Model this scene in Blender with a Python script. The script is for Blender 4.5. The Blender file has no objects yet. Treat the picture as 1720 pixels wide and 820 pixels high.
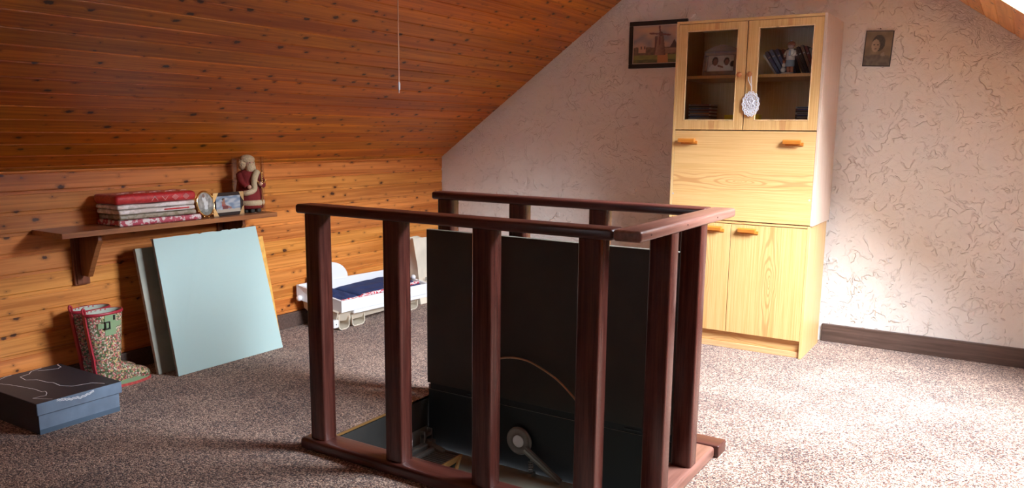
import bpy, bmesh, math, random
from mathutils import Vector, Matrix, noise as mnoise
random.seed(7)
PI = math.pi
SC = bpy.context.scene
COL = SC.collection

# ------------------------------------------------------------------ camera, world, exposure
cam_d = bpy.data.cameras.new('camera'); cam = bpy.data.objects.new('camera', cam_d); COL.objects.link(cam)
def cam_axes(yaw, pit, rol):
    cy, sy = math.cos(yaw), math.sin(yaw)
    f = Vector((sy*math.cos(pit), cy*math.cos(pit), math.sin(pit)))
    r = Vector((cy, -sy, 0)); u = r.cross(f)
    return r*math.cos(rol)+u*math.sin(rol), -r*math.sin(rol)+u*math.cos(rol), f
_r, _u, _f = cam_axes(-.5576, -.16678, .01093)
m = Matrix.Identity(4)
for i in range(3):
    m[i][0] = _r[i]; m[i][1] = _u[i]; m[i][2] = -_f[i]
m[0][3], m[1][3], m[2][3] = 0, 0, 1.3
cam.matrix_world = m
cam_d.sensor_fit = 'HORIZONTAL'; cam_d.sensor_width = 36; cam_d.lens = 1350/1720*36
cam_d.shift_y = 37.3/1720
cam_d.clip_start = .02
SC.camera = cam

SC.view_settings.view_transform = 'Standard'; SC.view_settings.look = 'None'
SC.view_settings.gamma = 1; SC.view_settings.use_curve_mapping = False
SC.view_settings.exposure = 1.65

W = bpy.data.worlds.new('sky'); SC.world = W; W.use_nodes = True
bgn = W.node_tree.nodes['Background']
bgn.inputs['Color'].default_value = (.86, .955, 1.08, 1); bgn.inputs['Strength'].default_value = 26.0
SC.cycles.max_bounces = 10; SC.cycles.diffuse_bounces = 6; SC.cycles.transparent_max_bounces = 12
SC.cycles.sample_clamp_indirect = 8

# ------------------------------------------------------------------ geometry of the room
XL, XR, YB, YG, KZ = -3.99, .993, -1.6, 5.30, 1.088
AX, AZ = -1.518, 2.858
TL = math.atan2(AZ-KZ, AX-XL); TR = math.atan2(AZ-KZ, XR-AX)
LL = math.hypot(AZ-KZ, AX-XL); LR = math.hypot(AZ-KZ, XR-AX)
SKY_Y0, SKY_Y1 = 3.05, 4.205        # roof window opening along the room
SKY_S0, SKY_S1 = .32, 1.85          # and along the right slope, from the knee up
PITCH = .0945

# ------------------------------------------------------------------ node helpers
def mat(name):
    M = bpy.data.materials.new(name); M.use_nodes = True
    nt = M.node_tree; b = nt.nodes['Principled BSDF']
    return M, nt, b
class N:
    def __init__(s, nt): s.nt = nt
    def __call__(s, typ, ins=None, **kw):
        n = s.nt.nodes.new(typ)
        for k, v in kw.items(): setattr(n, k, v)
        for k, v in (ins or {}).items():
            if isinstance(v, bpy.types.NodeSocket): s.nt.links.new(v, n.inputs[k])
            else: n.inputs[k].default_value = v
        return n
    def math(s, op, a, b=None, c=None, clamp=False):
        n = s.nt.nodes.new('ShaderNodeMath'); n.operation = op; n.use_clamp = clamp
        for i, v in enumerate((a, b, c)):
            if v is None: continue
            if isinstance(v, bpy.types.NodeSocket): s.nt.links.new(v, n.inputs[i])
            else: n.inputs[i].default_value = v
        return n.outputs[0]
    def mix(s, f, a, b, mode='MIX'):
        n = s.nt.nodes.new('ShaderNodeMix'); n.data_type = 'RGBA'; n.blend_type = mode
        for i, v in ((0, f), (6, a), (7, b)):
            if isinstance(v, bpy.types.NodeSocket): s.nt.links.new(v, n.inputs[i])
            else: n.inputs[i].default_value = (v if i == 0 else tuple(v)+(1,) if len(v) == 3 else v)
        return n.outputs[2]
    def ramp(s, f, stops, interp='LINEAR'):
        n = s.nt.nodes.new('ShaderNodeValToRGB'); n.color_ramp.interpolation = interp
        e = n.color_ramp.elements
        while len(e) < len(stops): e.new(.5)
        for i, (p, c) in enumerate(stops):
            e[i].position = p; e[i].color = (c, c, c, 1) if not hasattr(c, '__len__') else tuple(c)+(1,)
        s.nt.links.new(f, n.inputs[0]); return n.outputs[0]
    def smooth(s, v, lo, hi):
        n = s.nt.nodes.new('ShaderNodeMapRange'); n.interpolation_type = 'SMOOTHSTEP'
        s.nt.links.new(v, n.inputs[0]); n.inputs[1].default_value = lo; n.inputs[2].default_value = hi
        return n.outputs[0]
def L(nt, a, b): nt.links.new(a, b)

def plain(name, col, rough=.5, metal=0, spec=.5, coat=0, bump=None, mottled=0, **kw):
    M, nt, b = mat(name); n = N(nt)
    b.inputs['Base Color'].default_value = tuple(col)+(1,); b.inputs['Roughness'].default_value = rough
    b.inputs['Metallic'].default_value = metal; b.inputs['Specular IOR Level'].default_value = spec
    b.inputs['Coat Weight'].default_value = coat
    for k, v in kw.items(): b.inputs[k.replace('_', ' ')].default_value = v
    tc = n('ShaderNodeTexCoord')
    if mottled:
        t = n('ShaderNodeTexNoise', {'Vector': tc.outputs['Object'], 'Scale': mottled, 'Detail': 5})
        c = n.mix(n.smooth(t.outputs[0], .3, .7), [x*.82 for x in col], [min(1, x*1.15) for x in col])
        L(nt, c, b.inputs['Base Color'])
    if bump:
        t = n('ShaderNodeTexNoise', {'Vector': tc.outputs['Object'], 'Scale': bump[0], 'Detail': 4})
        bp = n('ShaderNodeBump', {'Height': t.outputs[0], 'Distance': bump[1], 'Strength': 1})
        L(nt, bp.outputs[0], b.inputs['Normal'])
    return M

def pine_board(name, light, dark, knot, tone=.22, rough=.38):
    """varnished knotty pine; the board runs along its own Y, width along X"""
    M, nt, b = mat(name); n = N(nt)
    tc = n('ShaderNodeTexCoord'); oi = n('ShaderNodeObjectInfo')
    sep = n('ShaderNodeSeparateXYZ', {0: tc.outputs['Object']})
    rnd = oi.outputs['Random']
    yy = n.math('ADD', sep.outputs['Y'], n.math('MULTIPLY', rnd, 90.0))
    xx = n.math('ADD', sep.outputs['X'], n.math('MULTIPLY', rnd, 37.0))
    # knots
    kv = n('ShaderNodeCombineXYZ', {0: n.math('MULTIPLY', xx, 12.5), 1: n.math('MULTIPLY', yy, 7.0), 2: 0.0})
    vo = n('ShaderNodeTexVoronoi', {'Vector': kv.outputs[0], 'Scale': 1.0, 'Randomness': 1.0}, voronoi_dimensions='2D')
    sepc = n('ShaderNodeSeparateColor', {0: vo.outputs['Color']})
    size = n.math('MULTIPLY', n.math('POWER', sepc.outputs[0], 2.4), .13)
    nz = n('ShaderNodeTexNoise', {'Vector': tc.outputs['Object'], 'Scale': 60.0, 'Detail': 2})
    dist = n.math('ADD', vo.outputs['Distance'], n.math('MULTIPLY', n.math('SUBTRACT', nz.outputs[0], .5), .17))
    d = n.math('SUBTRACT', dist, size)
    kn = n.math('SUBTRACT', 1.0, n.smooth(d, -.03, .03), clamp=True)
    halo = n.math('SUBTRACT', 1.0, n.smooth(d, -.05, .20), clamp=True)
    # grain lines, bending round the knots
    gx = n.math('ADD', xx, n.math('MULTIPLY', halo, .012))
    gv = n('ShaderNodeCombineXYZ', {0: n.math('MULTIPLY', gx, 60.0), 1: n.math('MULTIPLY', yy, 1.3), 2: 0.0})
    g1 = n('ShaderNodeTexNoise', {'Vector': gv.outputs[0], 'Scale': 1.0, 'Detail': 5, 'Roughness': .6, 'Distortion': .6}, noise_dimensions='2D')
    gv2 = n('ShaderNodeCombineXYZ', {0: n.math('MULTIPLY', gx, 14.0), 1: n.math('MULTIPLY', yy, .7), 2: 0.0})
    g2 = n('ShaderNodeTexNoise', {'Vector': gv2.outputs[0], 'Scale': 1.0, 'Detail': 2}, noise_dimensions='2D')
    g = n.smooth(n.math('ADD', n.math('MULTIPLY', g1.outputs[0], .6), n.math('MULTIPLY', g2.outputs[0], .4)), .35, .66)
    c = n.mix(g, dark, light)
    c = n.mix(n.math('MULTIPLY', halo, .55), c, [x*.5 for x in dark])
    c = n.mix(n.math('MULTIPLY', kn, .93), c, knot)
    hs = n('ShaderNodeHueSaturation', {'Color': c, 'Value': n.math('ADD', 1-tone/2, n.math('MULTIPLY', rnd, tone)),
                                       'Hue': n.math('ADD', .494, n.math('MULTIPLY', n.math('FRACT', n.math('MULTIPLY', rnd, 7.3)), .012))})
    L(nt, hs.outputs[0], b.inputs['Base Color'])
    b.inputs['Roughness'].default_value = rough
    bp = n('ShaderNodeBump', {'Height': g1.outputs[0], 'Distance': .0006, 'Strength': .6})
    L(nt, bp.outputs[0], b.inputs['Normal'])
    return M

def light_pine(name, light, mid, red, along='Z', across='X', x0=0.0, strong=.9, rough=.42):
    """pale pine veneer: fine straight grain and a figure of nested cathedrals round x0"""
    M, nt, b = mat(name); n = N(nt)
    tc = n('ShaderNodeTexCoord'); sep = n('ShaderNodeSeparateXYZ', {0: tc.outputs['Object']})
    a, r = sep.outputs[along], sep.outputs[across]
    gv = n('ShaderNodeCombineXYZ', {0: n.math('MULTIPLY', r, 150.0), 1: n.math('MULTIPLY', a, 2.0), 2: 0.0})
    g = n('ShaderNodeTexNoise', {'Vector': gv.outputs[0], 'Scale': 1.0, 'Detail': 4, 'Roughness': .6}, noise_dimensions='2D')
    lv = n('ShaderNodeCombineXYZ', {0: n.math('MULTIPLY', r, 12.0), 1: n.math('MULTIPLY', a, 3.0), 2: 0.0})
    lo = n('ShaderNodeTexNoise', {'Vector': lv.outputs[0], 'Scale': 1.0, 'Detail': 2}, noise_dimensions='2D')
    rr = n.math('ADD', n.math('SUBTRACT', r, x0), n.math('MULTIPLY', n.math('SUBTRACT', lo.outputs[0], .5), .05))
    q = n.math('SQRT', n.math('ADD', n.math('MULTIPLY', rr, rr), n.math('POWER', n.math('MULTIPLY', n.math('SINE', n.math('MULTIPLY', a, 5.0)), .035), 2.0)))
    w = n.math('SINE', n.math('MULTIPLY', n.math('SQRT', q), 175.0))
    mask = n.math('SUBTRACT', 1.0, n.smooth(q, .03, .085), clamp=True)
    line = n.math('MULTIPLY', n.smooth(w, .1, 1.0), mask)
    c = n.mix(n.smooth(g.outputs[0], .35, .7), mid, light)
    c = n.mix(n.math('MULTIPLY', line, strong*.75), c, red)
    L(nt, c, b.inputs['Base Color']); b.inputs['Roughness'].default_value = rough
    return M

def stucco(name):
    M, nt, b = mat(name); n = N(nt)
    tc = n('ShaderNodeTexCoord'); P = tc.outputs['Object']
    wn = n('ShaderNodeTexNoise', {'Vector': P, 'Scale': 5.0, 'Detail': 3})
    off = n('ShaderNodeVectorMath', {0: wn.outputs['Color'], 1: (.5, .5, .5)}, operation='SUBTRACT')
    sc = n('ShaderNodeVectorMath', {0: off.outputs[0], 'Scale': .28}, operation='SCALE')
    pp = n('ShaderNodeVectorMath', {0: P, 1: sc.outputs[0]}, operation='ADD')
    def ridges(scale, seed, w, lo, hi):
        v = n('ShaderNodeVectorMath', {0: pp.outputs[0], 1: (seed, seed*1.7, seed*.6)}, operation='ADD')
        vo = n('ShaderNodeTexVoronoi', {'Vector': v.outputs[0], 'Scale': scale, 'Randomness': 1.0}, feature='DISTANCE_TO_EDGE')
        e = n.math('SUBTRACT', 1.0, n.smooth(vo.outputs['Distance'], 0, w), clamp=True)
        mk = n('ShaderNodeTexNoise', {'Vector': v.outputs[0], 'Scale': scale*1.1, 'Detail': 2})
        return n.math('MULTIPLY', e, n.smooth(mk.outputs[0], lo, hi))
    def plates(scale, seed):
        v = n('ShaderNodeVectorMath', {0: pp.outputs[0], 1: (seed, seed*1.7, seed*.6)}, operation='ADD')
        vo = n('ShaderNodeTexVoronoi', {'Vector': v.outputs[0], 'Scale': scale, 'Randomness': 1.0})
        q = n('ShaderNodeSeparateColor', {0: vo.outputs['Color']})
        return n.math('SNAP', q.outputs[0], .34)
    h = n.math('ADD', n.math('MULTIPLY', plates(5.0, 2.2), .75), n.math('MULTIPLY', plates(11.0, 6.1), .35))
    h = n.math('ADD', h, n.math('MULTIPLY', ridges(11.0, 3.1, .05, .54, .64), .35))
    med = n('ShaderNodeTexNoise', {'Vector': pp.outputs[0], 'Scale': 9.0, 'Detail': 4, 'Roughness': .55, 'Distortion': .5})
    h = n.math('ADD', h, n.math('MULTIPLY', med.outputs[0], .9))
    # coarser, scratched rim along the two slopes
    sep = n('ShaderNodeSeparateXYZ', {0: P})
    dl = n.math('MULTIPLY', n.math('SUBTRACT', n.math('ADD', n.math('MULTIPLY', n.math('ADD', sep.outputs[0], -XL), .716), KZ), sep.outputs[2]), .813)
    dr = n.math('MULTIPLY', n.math('SUBTRACT', n.math('ADD', n.math('MULTIPLY', n.math('SUBTRACT', XR, sep.outputs[0]), .7045), KZ), sep.outputs[2]), .817)
    edge = n.math('SUBTRACT', 1.0, n.smooth(n.math('MINIMUM', dl, dr), .03, .2), clamp=True)
    fr = n('ShaderNodeTexNoise', {'Vector': pp.outputs[0], 'Scale': 30.0, 'Detail': 5, 'Roughness': .7, 'Distortion': 1.5})
    h = n.math('ADD', h, n.math('MULTIPLY', n.math('MULTIPLY', fr.outputs[0], edge), 1.5))
    def worms(scale, seed, lo, dist):
        v = n('ShaderNodeVectorMath', {0: pp.outputs[0], 1: (seed, seed*.7, seed*1.6)}, operation='ADD')
        w = n('ShaderNodeTexNoise', {'Vector': v.outputs[0], 'Scale': scale, 'Detail': 1, 'Distortion': dist})
        a_ = n.math('SUBTRACT', 1.0, n.math('ABSOLUTE', n.math('SUBTRACT', n.math('MULTIPLY', w.outputs[0], 2.0), 1.0)))
        mk = n('ShaderNodeTexNoise', {'Vector': v.outputs[0], 'Scale': scale*1.3, 'Detail': 2})
        return n.math('MULTIPLY', n.smooth(a_, lo, 1.0), n.smooth(mk.outputs[0], .53, .60))
    h = n.math('ADD', h, n.math('MULTIPLY', worms(8.0, 4.4, .95, .9), .6))
    h = n.math('ADD', h, n.math('MULTIPLY', worms(15.0, 8.4, .92, 1.4), .28))
    fine = n('ShaderNodeTexNoise', {'Vector': P, 'Scale': 160.0, 'Detail': 2})
    h = n.math('ADD', h, n.math('MULTIPLY', fine.outputs[0], .12))
    bp = n('ShaderNodeBump', {'Height': h, 'Distance': .0085, 'Strength': 1.0})
    L(nt, bp.outputs[0], b.inputs['Normal'])
    b.inputs['Base Color'].default_value = (.80, .74, .68, 1); b.inputs['Roughness'].default_value = .85
    b.inputs['Specular IOR Level'].default_value = .2
    return M

def carpet(name):
    M, nt, b = mat(name); n = N(nt)
    tc = n('ShaderNodeTexCoord'); P = tc.outputs['Object']
    a = n('ShaderNodeTexNoise', {'Vector': P, 'Scale': 130.0, 'Detail': 3, 'Roughness': .75})
    f = n('ShaderNodeTexVoronoi', {'Vector': P, 'Scale': 190.0})
    big = n('ShaderNodeTexNoise', {'Vector': P, 'Scale': 2.2, 'Detail': 4, 'Roughness': .6})
    fc = n('ShaderNodeSeparateColor', {0: f.outputs['Color']})
    t = n.math('ADD', n.math('MULTIPLY', a.outputs[0], .55), n.math('MULTIPLY', fc.outputs[0], .45))
    t = n.math('ADD', t, n.math('MULTIPLY', n.math('SUBTRACT', big.outputs[0], .5), .35))
    c = n.ramp(t, [(.28, (.025, .008, .005)), (.43, (.13, .054, .036)), (.55, (.35, .193, .128)), (.72, (.78, .545, .38))])
    L(nt, c, b.inputs['Base Color']); b.inputs['Roughness'].default_value = 1
    b.inputs['Specular IOR Level'].default_value = .1
    b.inputs['Sheen Weight'].default_value = .25
    hh = n.math('SUBTRACT', a.outputs[0], n.math('MULTIPLY', f.outputs['Distance'], .8))
    bp = n('ShaderNodeBump', {'Height': hh, 'Distance': .007, 'Strength': 1})
    L(nt, bp.outputs[0], b.inputs['Normal'])
    return M

def stained(name, col, dark, rough=.3, scale=1.0, axis='Z'):
    M, nt, b = mat(name); n = N(nt)
    tc = n('ShaderNodeTexCoord'); mp = n('ShaderNodeMapping', {'Vector': tc.outputs['Object']})
    s = [70*scale]*3; s['XYZ'.index(axis)] = 3*scale
    mp.inputs['Scale'].default_value = s
    g = n('ShaderNodeTexNoise', {'Vector': mp.outputs[0], 'Scale': 1.0, 'Detail': 5, 'Roughness': .65})
    w = n('ShaderNodeTexNoise', {'Vector': tc.outputs['Object'], 'Scale': 6.0, 'Detail': 4})
    c = n.mix(n.smooth(g.outputs[0], .3, .7), dark, col)
    c = n.mix(n.math('MULTIPLY', n.smooth(w.outputs[0], .45, .8), .12), c, [x*1.5 for x in col])
    L(nt, c, b.inputs['Base Color'])
    r = n.math('ADD', rough-.03, n.math('MULTIPLY', w.outputs[0], .08)); L(nt, r, b.inputs['Roughness'])
    bp = n('ShaderNodeBump', {'Height': g.outputs[0], 'Distance': .0008, 'Strength': .5}); L(nt, bp.outputs[0], b.inputs['Normal'])
    return M

def thin_glass(name, tint=(1, 1, 1), refl=1.0, rough=.0):
    M, nt, b = mat(name); n = N(nt); nt.nodes.remove(b)
    out = nt.nodes['Material Output']
    t = n('ShaderNodeBsdfTransparent', {'Color': tuple(tint)+(1,)}); g = n('ShaderNodeBsdfGlossy', {'Roughness': rough})
    lw = n('ShaderNodeFresnel', {'IOR': 1.45})
    mx = n('ShaderNodeMixShader', {0: n.math('MINIMUM', n.math('MULTIPLY', lw.outputs[0], refl), .34 if refl != 1 else 1.0), 1: t.outputs[0], 2: g.outputs[0]})
    L(nt, mx.outputs[0], out.inputs[0]); return M

def print_mat(name, rough=.5):
    M, nt, b = mat(name); n = N(nt)
    at = n('ShaderNodeAttribute', attribute_name='Col')
    L(nt, at.outputs['Color'], b.inputs['Base Color']); b.inputs['Roughness'].default_value = rough
    return M

def floral(name):
    M, nt, b = mat(name); n = N(nt)
    tc = n('ShaderNodeTexCoord'); P = tc.outputs['Object']
    v = n('ShaderNodeTexVoronoi', {'Vector': P, 'Scale': 135.0})
    sc = n('ShaderNodeSeparateColor', {0: v.outputs['Color']})
    c = n.ramp(sc.outputs[0], [(0, (.10, .16, .06)), (.18, (.62, .45, .30)), (.34, (.60, .12, .13)), (.5, (.70, .52, .22)), (.62, (.70, .30, .28)), (.76, (.72, .62, .50)), (.9, (.22, .30, .16))], 'CONSTANT')
    k = n.math('MULTIPLY', n.smooth(v.outputs['Distance'], .50, .66), .8)
    c = n.mix(k, c, (.05, .06, .03))
    v2 = n('ShaderNodeTexVoronoi', {'Vector': P, 'Scale': 300.0})
    c = n.mix(n.math('SUBTRACT', 1.0, n.smooth(v2.outputs['Distance'], .1, .25), clamp=True), c, (.45, .32, .12))
    L(nt, c, b.inputs['Base Color']); b.inputs['Roughness'].default_value = .3
    return M

def cellophaned(name, ca, cb, scale, thr=.5):
    """cloth in a crinkled clear sleeve"""
    M, nt, b = mat(name); n = N(nt)
    tc = n('ShaderNodeTexCoord'); P = tc.outputs['Object']
    t = n('ShaderNodeTexNoise', {'Vector': P, 'Scale': scale, 'Detail': 3})
    c = n.mix(n.smooth(t.outputs[0], thr-.06, thr+.06), ca, cb); L(nt, c, b.inputs['Base Color'])
    b.inputs['Roughness'].default_value = .6; b.inputs['Coat Weight'].default_value = .8; b.inputs['Coat Roughness'].default_value = .12
    cr = n('ShaderNodeTexNoise', {'Vector': P, 'Scale': 28.0, 'Detail': 4, 'Distortion': 1.2})
    bp = n('ShaderNodeBump', {'Height': cr.outputs[0], 'Distance': .012, 'Strength': .9})
    L(nt, bp.outputs[0], b.inputs['Coat Normal'])
    return M

MT = dict(
    ceiling=pine_board('varnished pine ceiling', (.60, .185, .014), (.35, .085, .005), (.03, .006, .003)),
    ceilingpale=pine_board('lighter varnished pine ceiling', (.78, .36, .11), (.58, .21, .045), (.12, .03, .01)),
    wallpine=pine_board('varnished pine wall', (.70, .26, .055), (.46, .135, .020), (.05, .012, .006)),
    reveal=pine_board('pale pine lining', (.80, .60, .32), (.66, .42, .18), (.2, .07, .02), rough=.5),
    stucco=stucco('trowelled stucco'), carpet=carpet('brown fleck carpet'),
    skirting=stained('dark skirting', (.13, .078, .060), (.07, .04, .03), .45, axis='X'),
    mahogany=stained('mahogany stain', (.105, .030, .021), (.040, .010, .007), .24, axis='Z'),
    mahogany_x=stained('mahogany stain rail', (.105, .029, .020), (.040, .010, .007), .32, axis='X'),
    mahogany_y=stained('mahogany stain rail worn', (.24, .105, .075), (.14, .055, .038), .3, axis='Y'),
    shelfwood=stained('shelf stain', (.34, .125, .040), (.20, .06, .018), .35, axis='Y'),
    bracket=stained('bracket stain', (.22, .060, .022), (.13, .030, .010), .35, axis='Z'),
    blackboard=plain('black painted chipboard', (.026, .015, .008), .42, mottled=7, bump=(250, .0004)),
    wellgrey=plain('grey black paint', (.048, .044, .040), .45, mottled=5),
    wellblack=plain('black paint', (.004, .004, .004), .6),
    greypanel=plain('grey green panel', (.28, .275, .21), .5, mottled=6),
    brass=plain('dull gilt', (.34, .17, .05), .5, .2),
    steel=plain('dull steel', (.36, .34, .30), .35, .7),
    steel_dark=plain('dark steel', (.20, .165, .14), .4, .4),
    whiteplastic=plain('white plastic', (.80, .80, .80), .35),
    creamplastic=plain('cream plastic', (.62, .54, .42), .45),
    blue=plain('pale blue paint', (.39, .53, .50), .55),
    chip=plain('raw board edge', (.34, .26, .21), .9, mottled=60),
    greyboard=plain('grey green board', (.36, .35, .28), .7, mottled=5),
    yellow=plain('yellow board', (.72, .36, .06), .6, mottled=25),
    boxtop=plain('black card', (.028, .024, .030), .55), boxside=plain('blue grey card', (.16, .215, .29), .6, mottled=9), boxdark=plain('dark blue card', (.075, .115, .165), .6),
    whiteink=plain('white print', (.9, .9, .9), .6),
    floral=floral('floral rubber'), red=plain('red rubber', (.38, .02, .035), .4), coral=plain('coral rubber', (.55, .08, .07), .5),
    green=plain('sage rubber', (.25, .36, .19), .4), greenpale=plain('pale sage lining', (.42, .45, .36), .6), buckle=plain('dark buckle', (.05, .04, .04), .35, .7),
    navy=plain('navy cloth', (.018, .036, .12), .9, bump=(90, .002)), redwhite=cellophaned('red white trim', (.60, .02, .05), (.8, .75, .75), 70),
    bag=plain('cream paper bag', (.68, .60, .47), .75, mottled=4, bump=(14, .006)), ink=plain('dark ink', (.06, .06, .06), .7),
    gold=plain('gold metal', (.85, .58, .24), .18, 1.0), pin=plain('bright gilt', (.9, .78, .5), .25, .9),
    darkframe=plain('dark frame', (.010, .007, .006), .4), mount=plain('picture mount', (.55, .45, .38), .8),
    silver=plain('embossed silver', (.62, .62, .66), .22, .8, bump=(170, .004)),
    print=print_mat('print'), glass=thin_glass('clear glass'), tubeplastic=thin_glass('acetate tube', (.97, .97, .96), .7, .03),
    redcloth=cellophaned('red patterned cloth', (.46, .005, .010), (.55, .015, .018), 40), redprint=plain('pale thread', (.80, .45, .42), .7),
    packet_a=cellophaned('red and white cloth packet', (.42, .04, .07), (.66, .55, .53), 45, .52),
    packet_b=cellophaned('olive cloth packet', (.20, .16, .09), (.33, .27, .20), 22),
    packet_c=cellophaned('white cloth packet', (.76, .68, .64), (.58, .50, .44), 26),
    robe=plain('red velvet', (.20, .012, .012), .85, bump=(120, .002)), fur=plain('cream fur', (.62, .48, .30), .95, bump=(160, .006)),
    skin=plain('doll skin', (.55, .30, .20), .6), boots=plain('dark cloth', (.03, .028, .022), .8),
    orangewood=plain('orange handle wood', (.56, .19, .025), .35), knobwood=plain('turned knob wood', (.42, .15, .045), .35),
    pine_v=light_pine('pale pine upright', (.72, .45, .185), (.62, .35, .12), (.50, .22, .07), 'Z', 'X', .02),
    pine_h=light_pine('pale pine flap', (.73, .455, .19), (.64, .365, .13), (.50, .22, .07), 'X', 'Z', -.03),
    pine_plain=light_pine('pale pine side', (.72, .47, .21), (.64, .385, .145), (.6, .3, .1), 'Z', 'Y', 9),
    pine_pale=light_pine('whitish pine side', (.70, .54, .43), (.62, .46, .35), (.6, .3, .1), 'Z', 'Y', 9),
    pine_in=light_pine('pale pine inside', (.84, .60, .32), (.76, .50, .24), (.4, .2, .07), 'Z', 'X', 9),
    pine_kick=light_pine('reddish pine kickboard', (.74, .44, .22), (.62, .32, .13), (.4, .2, .07), 'X', 'Z', 9),
    porcelain=plain('glazed porcelain', (.68, .68, .66), .15, coat=.5), porcblue=plain('blue glaze', (.25, .33, .42), .15, coat=.5), porcred=plain('rust glaze', (.48, .19, .12), .2, coat=.5), porcskin=plain('pink glaze', (.62, .40, .33), .2, coat=.5),
    lace=plain('white lace', (.80, .80, .84), .8), cord=plain('tan cord', (.36, .18, .085), .6), pullcord=plain('pale cord', (.90, .62, .45), .6),
    yellowcard=plain('yellow plastic', (.95, .74, .02), .4), pagecream=plain('pages', (.60, .54, .44), .8), nail=plain('iron nail', (.08, .05, .04), .5, .6),
    outside=plain('roof felt', (.05, .05, .05), .9), frame=plain('window frame', (.70, .50, .26), .4),
)
SPINE = [plain('spine %d' % i, c, .35) for i, c in enumerate([(.05, .09, .26), (.03, .06, .19), (.10, .16, .33), (.45, .45, .48), (.04, .05, .12), (.10, .02, .02), (.03, .025, .03), (.13, .05, .04), (.22, .13, .09), (.06, .035, .03), (.48, .47, .46), (.20, .035, .035), (.62, .30, .15)])]

# ------------------------------------------------------------------ mesh helpers
def obj(name, bm, m, parent=None, loc=None, rot=None, smooth=False, kind=None):
    me = bpy.data.meshes.new(name); bmesh.ops.recalc_face_normals(bm, faces=bm.faces[:])
    bm.to_mesh(me); bm.free()
    if smooth:
        for p in me.polygons: p.use_smooth = True
        if smooth is not True:
            me.set_sharp_from_angle(angle=math.radians(smooth))
    me.materials.append(m)
    o = bpy.data.objects.new(name, me); COL.objects.link(o)
    if parent: o.parent = parent
    if loc is not None: o.location = loc
    if rot is not None: o.rotation_euler = rot
    if kind: o['kind'] = kind
    return o
def like(src, parent, loc, rot=None):
    c = src.copy(); COL.objects.link(c); c.parent = parent; c.location = loc
    if rot is not None: c.rotation_euler = rot
    return c
def thing(name, label, cat, loc=(0, 0, 0), rot=(0, 0, 0), group=None):
    o = bpy.data.objects.new(name, None); COL.objects.link(o); o.location = loc; o.rotation_euler = rot
    o.empty_display_size = .05
    return tag(o, label, cat, group)
def tag(o, label, cat, group=None):
    o['label'] = label; o['category'] = cat
    if group: o['group'] = group
    return o
def box(bm, x0, x1, y0, y1, z0, z1, bevel=0, seg=2):
    g = bmesh.ops.create_cube(bm, size=1)['verts']
    for v in g: v.co = Vector(((x0+x1)/2+v.co.x*(x1-x0), (y0+y1)/2+v.co.y*(y1-y0), (z0+z1)/2+v.co.z*(z1-z0)))
    if bevel:
        es = list({e for v in g for e in v.link_edges})
        bmesh.ops.bevel(bm, geom=es, offset=bevel, segments=seg, affect='EDGES', profile=.5)
    return bm
def B(*a, **k): return box(bmesh.new(), *a, **k)
def ring(bm, c, ax, ay, n, ph=0):
    return [bm.verts.new(Vector(c)+Vector(ax)*math.cos(ph+2*PI*i/n)+Vector(ay)*math.sin(ph+2*PI*i/n)) for i in range(n)]
def skin(bm, rings, cap=True, close=False):
    n = len(rings[0]); m = len(rings)
    for j in range(m if close else m-1):
        a, b = rings[j], rings[(j+1) % m]
        for i in range(n): bm.faces.new((a[i], a[(i+1) % n], b[(i+1) % n], b[i]))
    if cap and not close:
        bm.faces.new(rings[0][::-1]); bm.faces.new(rings[-1])
    return bm
def cyl(bm, p0, p1, r0, r1=None, n=16, cap=True):
    p0, p1 = Vector(p0), Vector(p1); d = (p1-p0).normalized()
    a = d.orthogonal().normalized(); b = d.cross(a); r1 = r0 if r1 is None else r1
    return skin(bm, [ring(bm, p0, a*r0, b*r0, n), ring(bm, p1, a*r1, b*r1, n)], cap)
def tube(bm, pts, r, n=8, close=False):
    pts = [Vector(p) for p in pts]; rings = []; m = len(pts)
    t0 = (pts[1]-pts[0]).normalized(); a = t0.orthogonal().normalized()
    for i, p in enumerate(pts):
        if close: t = (pts[(i+1) % m]-pts[i-1]).normalized()
        else: t = (pts[min(i+1, m-1)]-pts[max(i-1, 0)]).normalized()
        a = (a-t*a.dot(t)).normalized(); b = t.cross(a)
        rr = r[i] if hasattr(r, '__len__') else r
        rings.append(ring(bm, p, a*rr, b*rr, n))
    return skin(bm, rings, True, close)
def lathe(bm, prof, c=(0, 0, 0), n=24, sx=1, sy=1):
    c = Vector(c); rings = [ring(bm, c+Vector((0, 0, z)), (r*sx, 0, 0), (0, r*sy, 0), n) for r, z in prof]
    return skin(bm, rings, True)
def prism(bm, pts, v):
    """polygon of 3D points pushed along v"""
    v = Vector(v); a = [bm.verts.new(p) for p in pts]; b = [bm.verts.new(Vector(p)+v) for p in pts]
    bm.faces.new(a[::-1]); bm.faces.new(b)
    for i in range(len(a)): bm.faces.new((a[i], a[(i+1) % len(a)], b[(i+1) % len(a)], b[i]))
    return bm
def ball(bm, c, r, sx=1, sy=1, sz=1, u=16, v=10):
    g = bmesh.ops.create_uvsphere(bm, u_segments=u, v_segments=v, radius=r)['verts']
    for q in g: q.co = Vector((q.co.x*sx, q.co.y*sy, q.co.z*sz))+Vector(c)
    return bm
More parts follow.
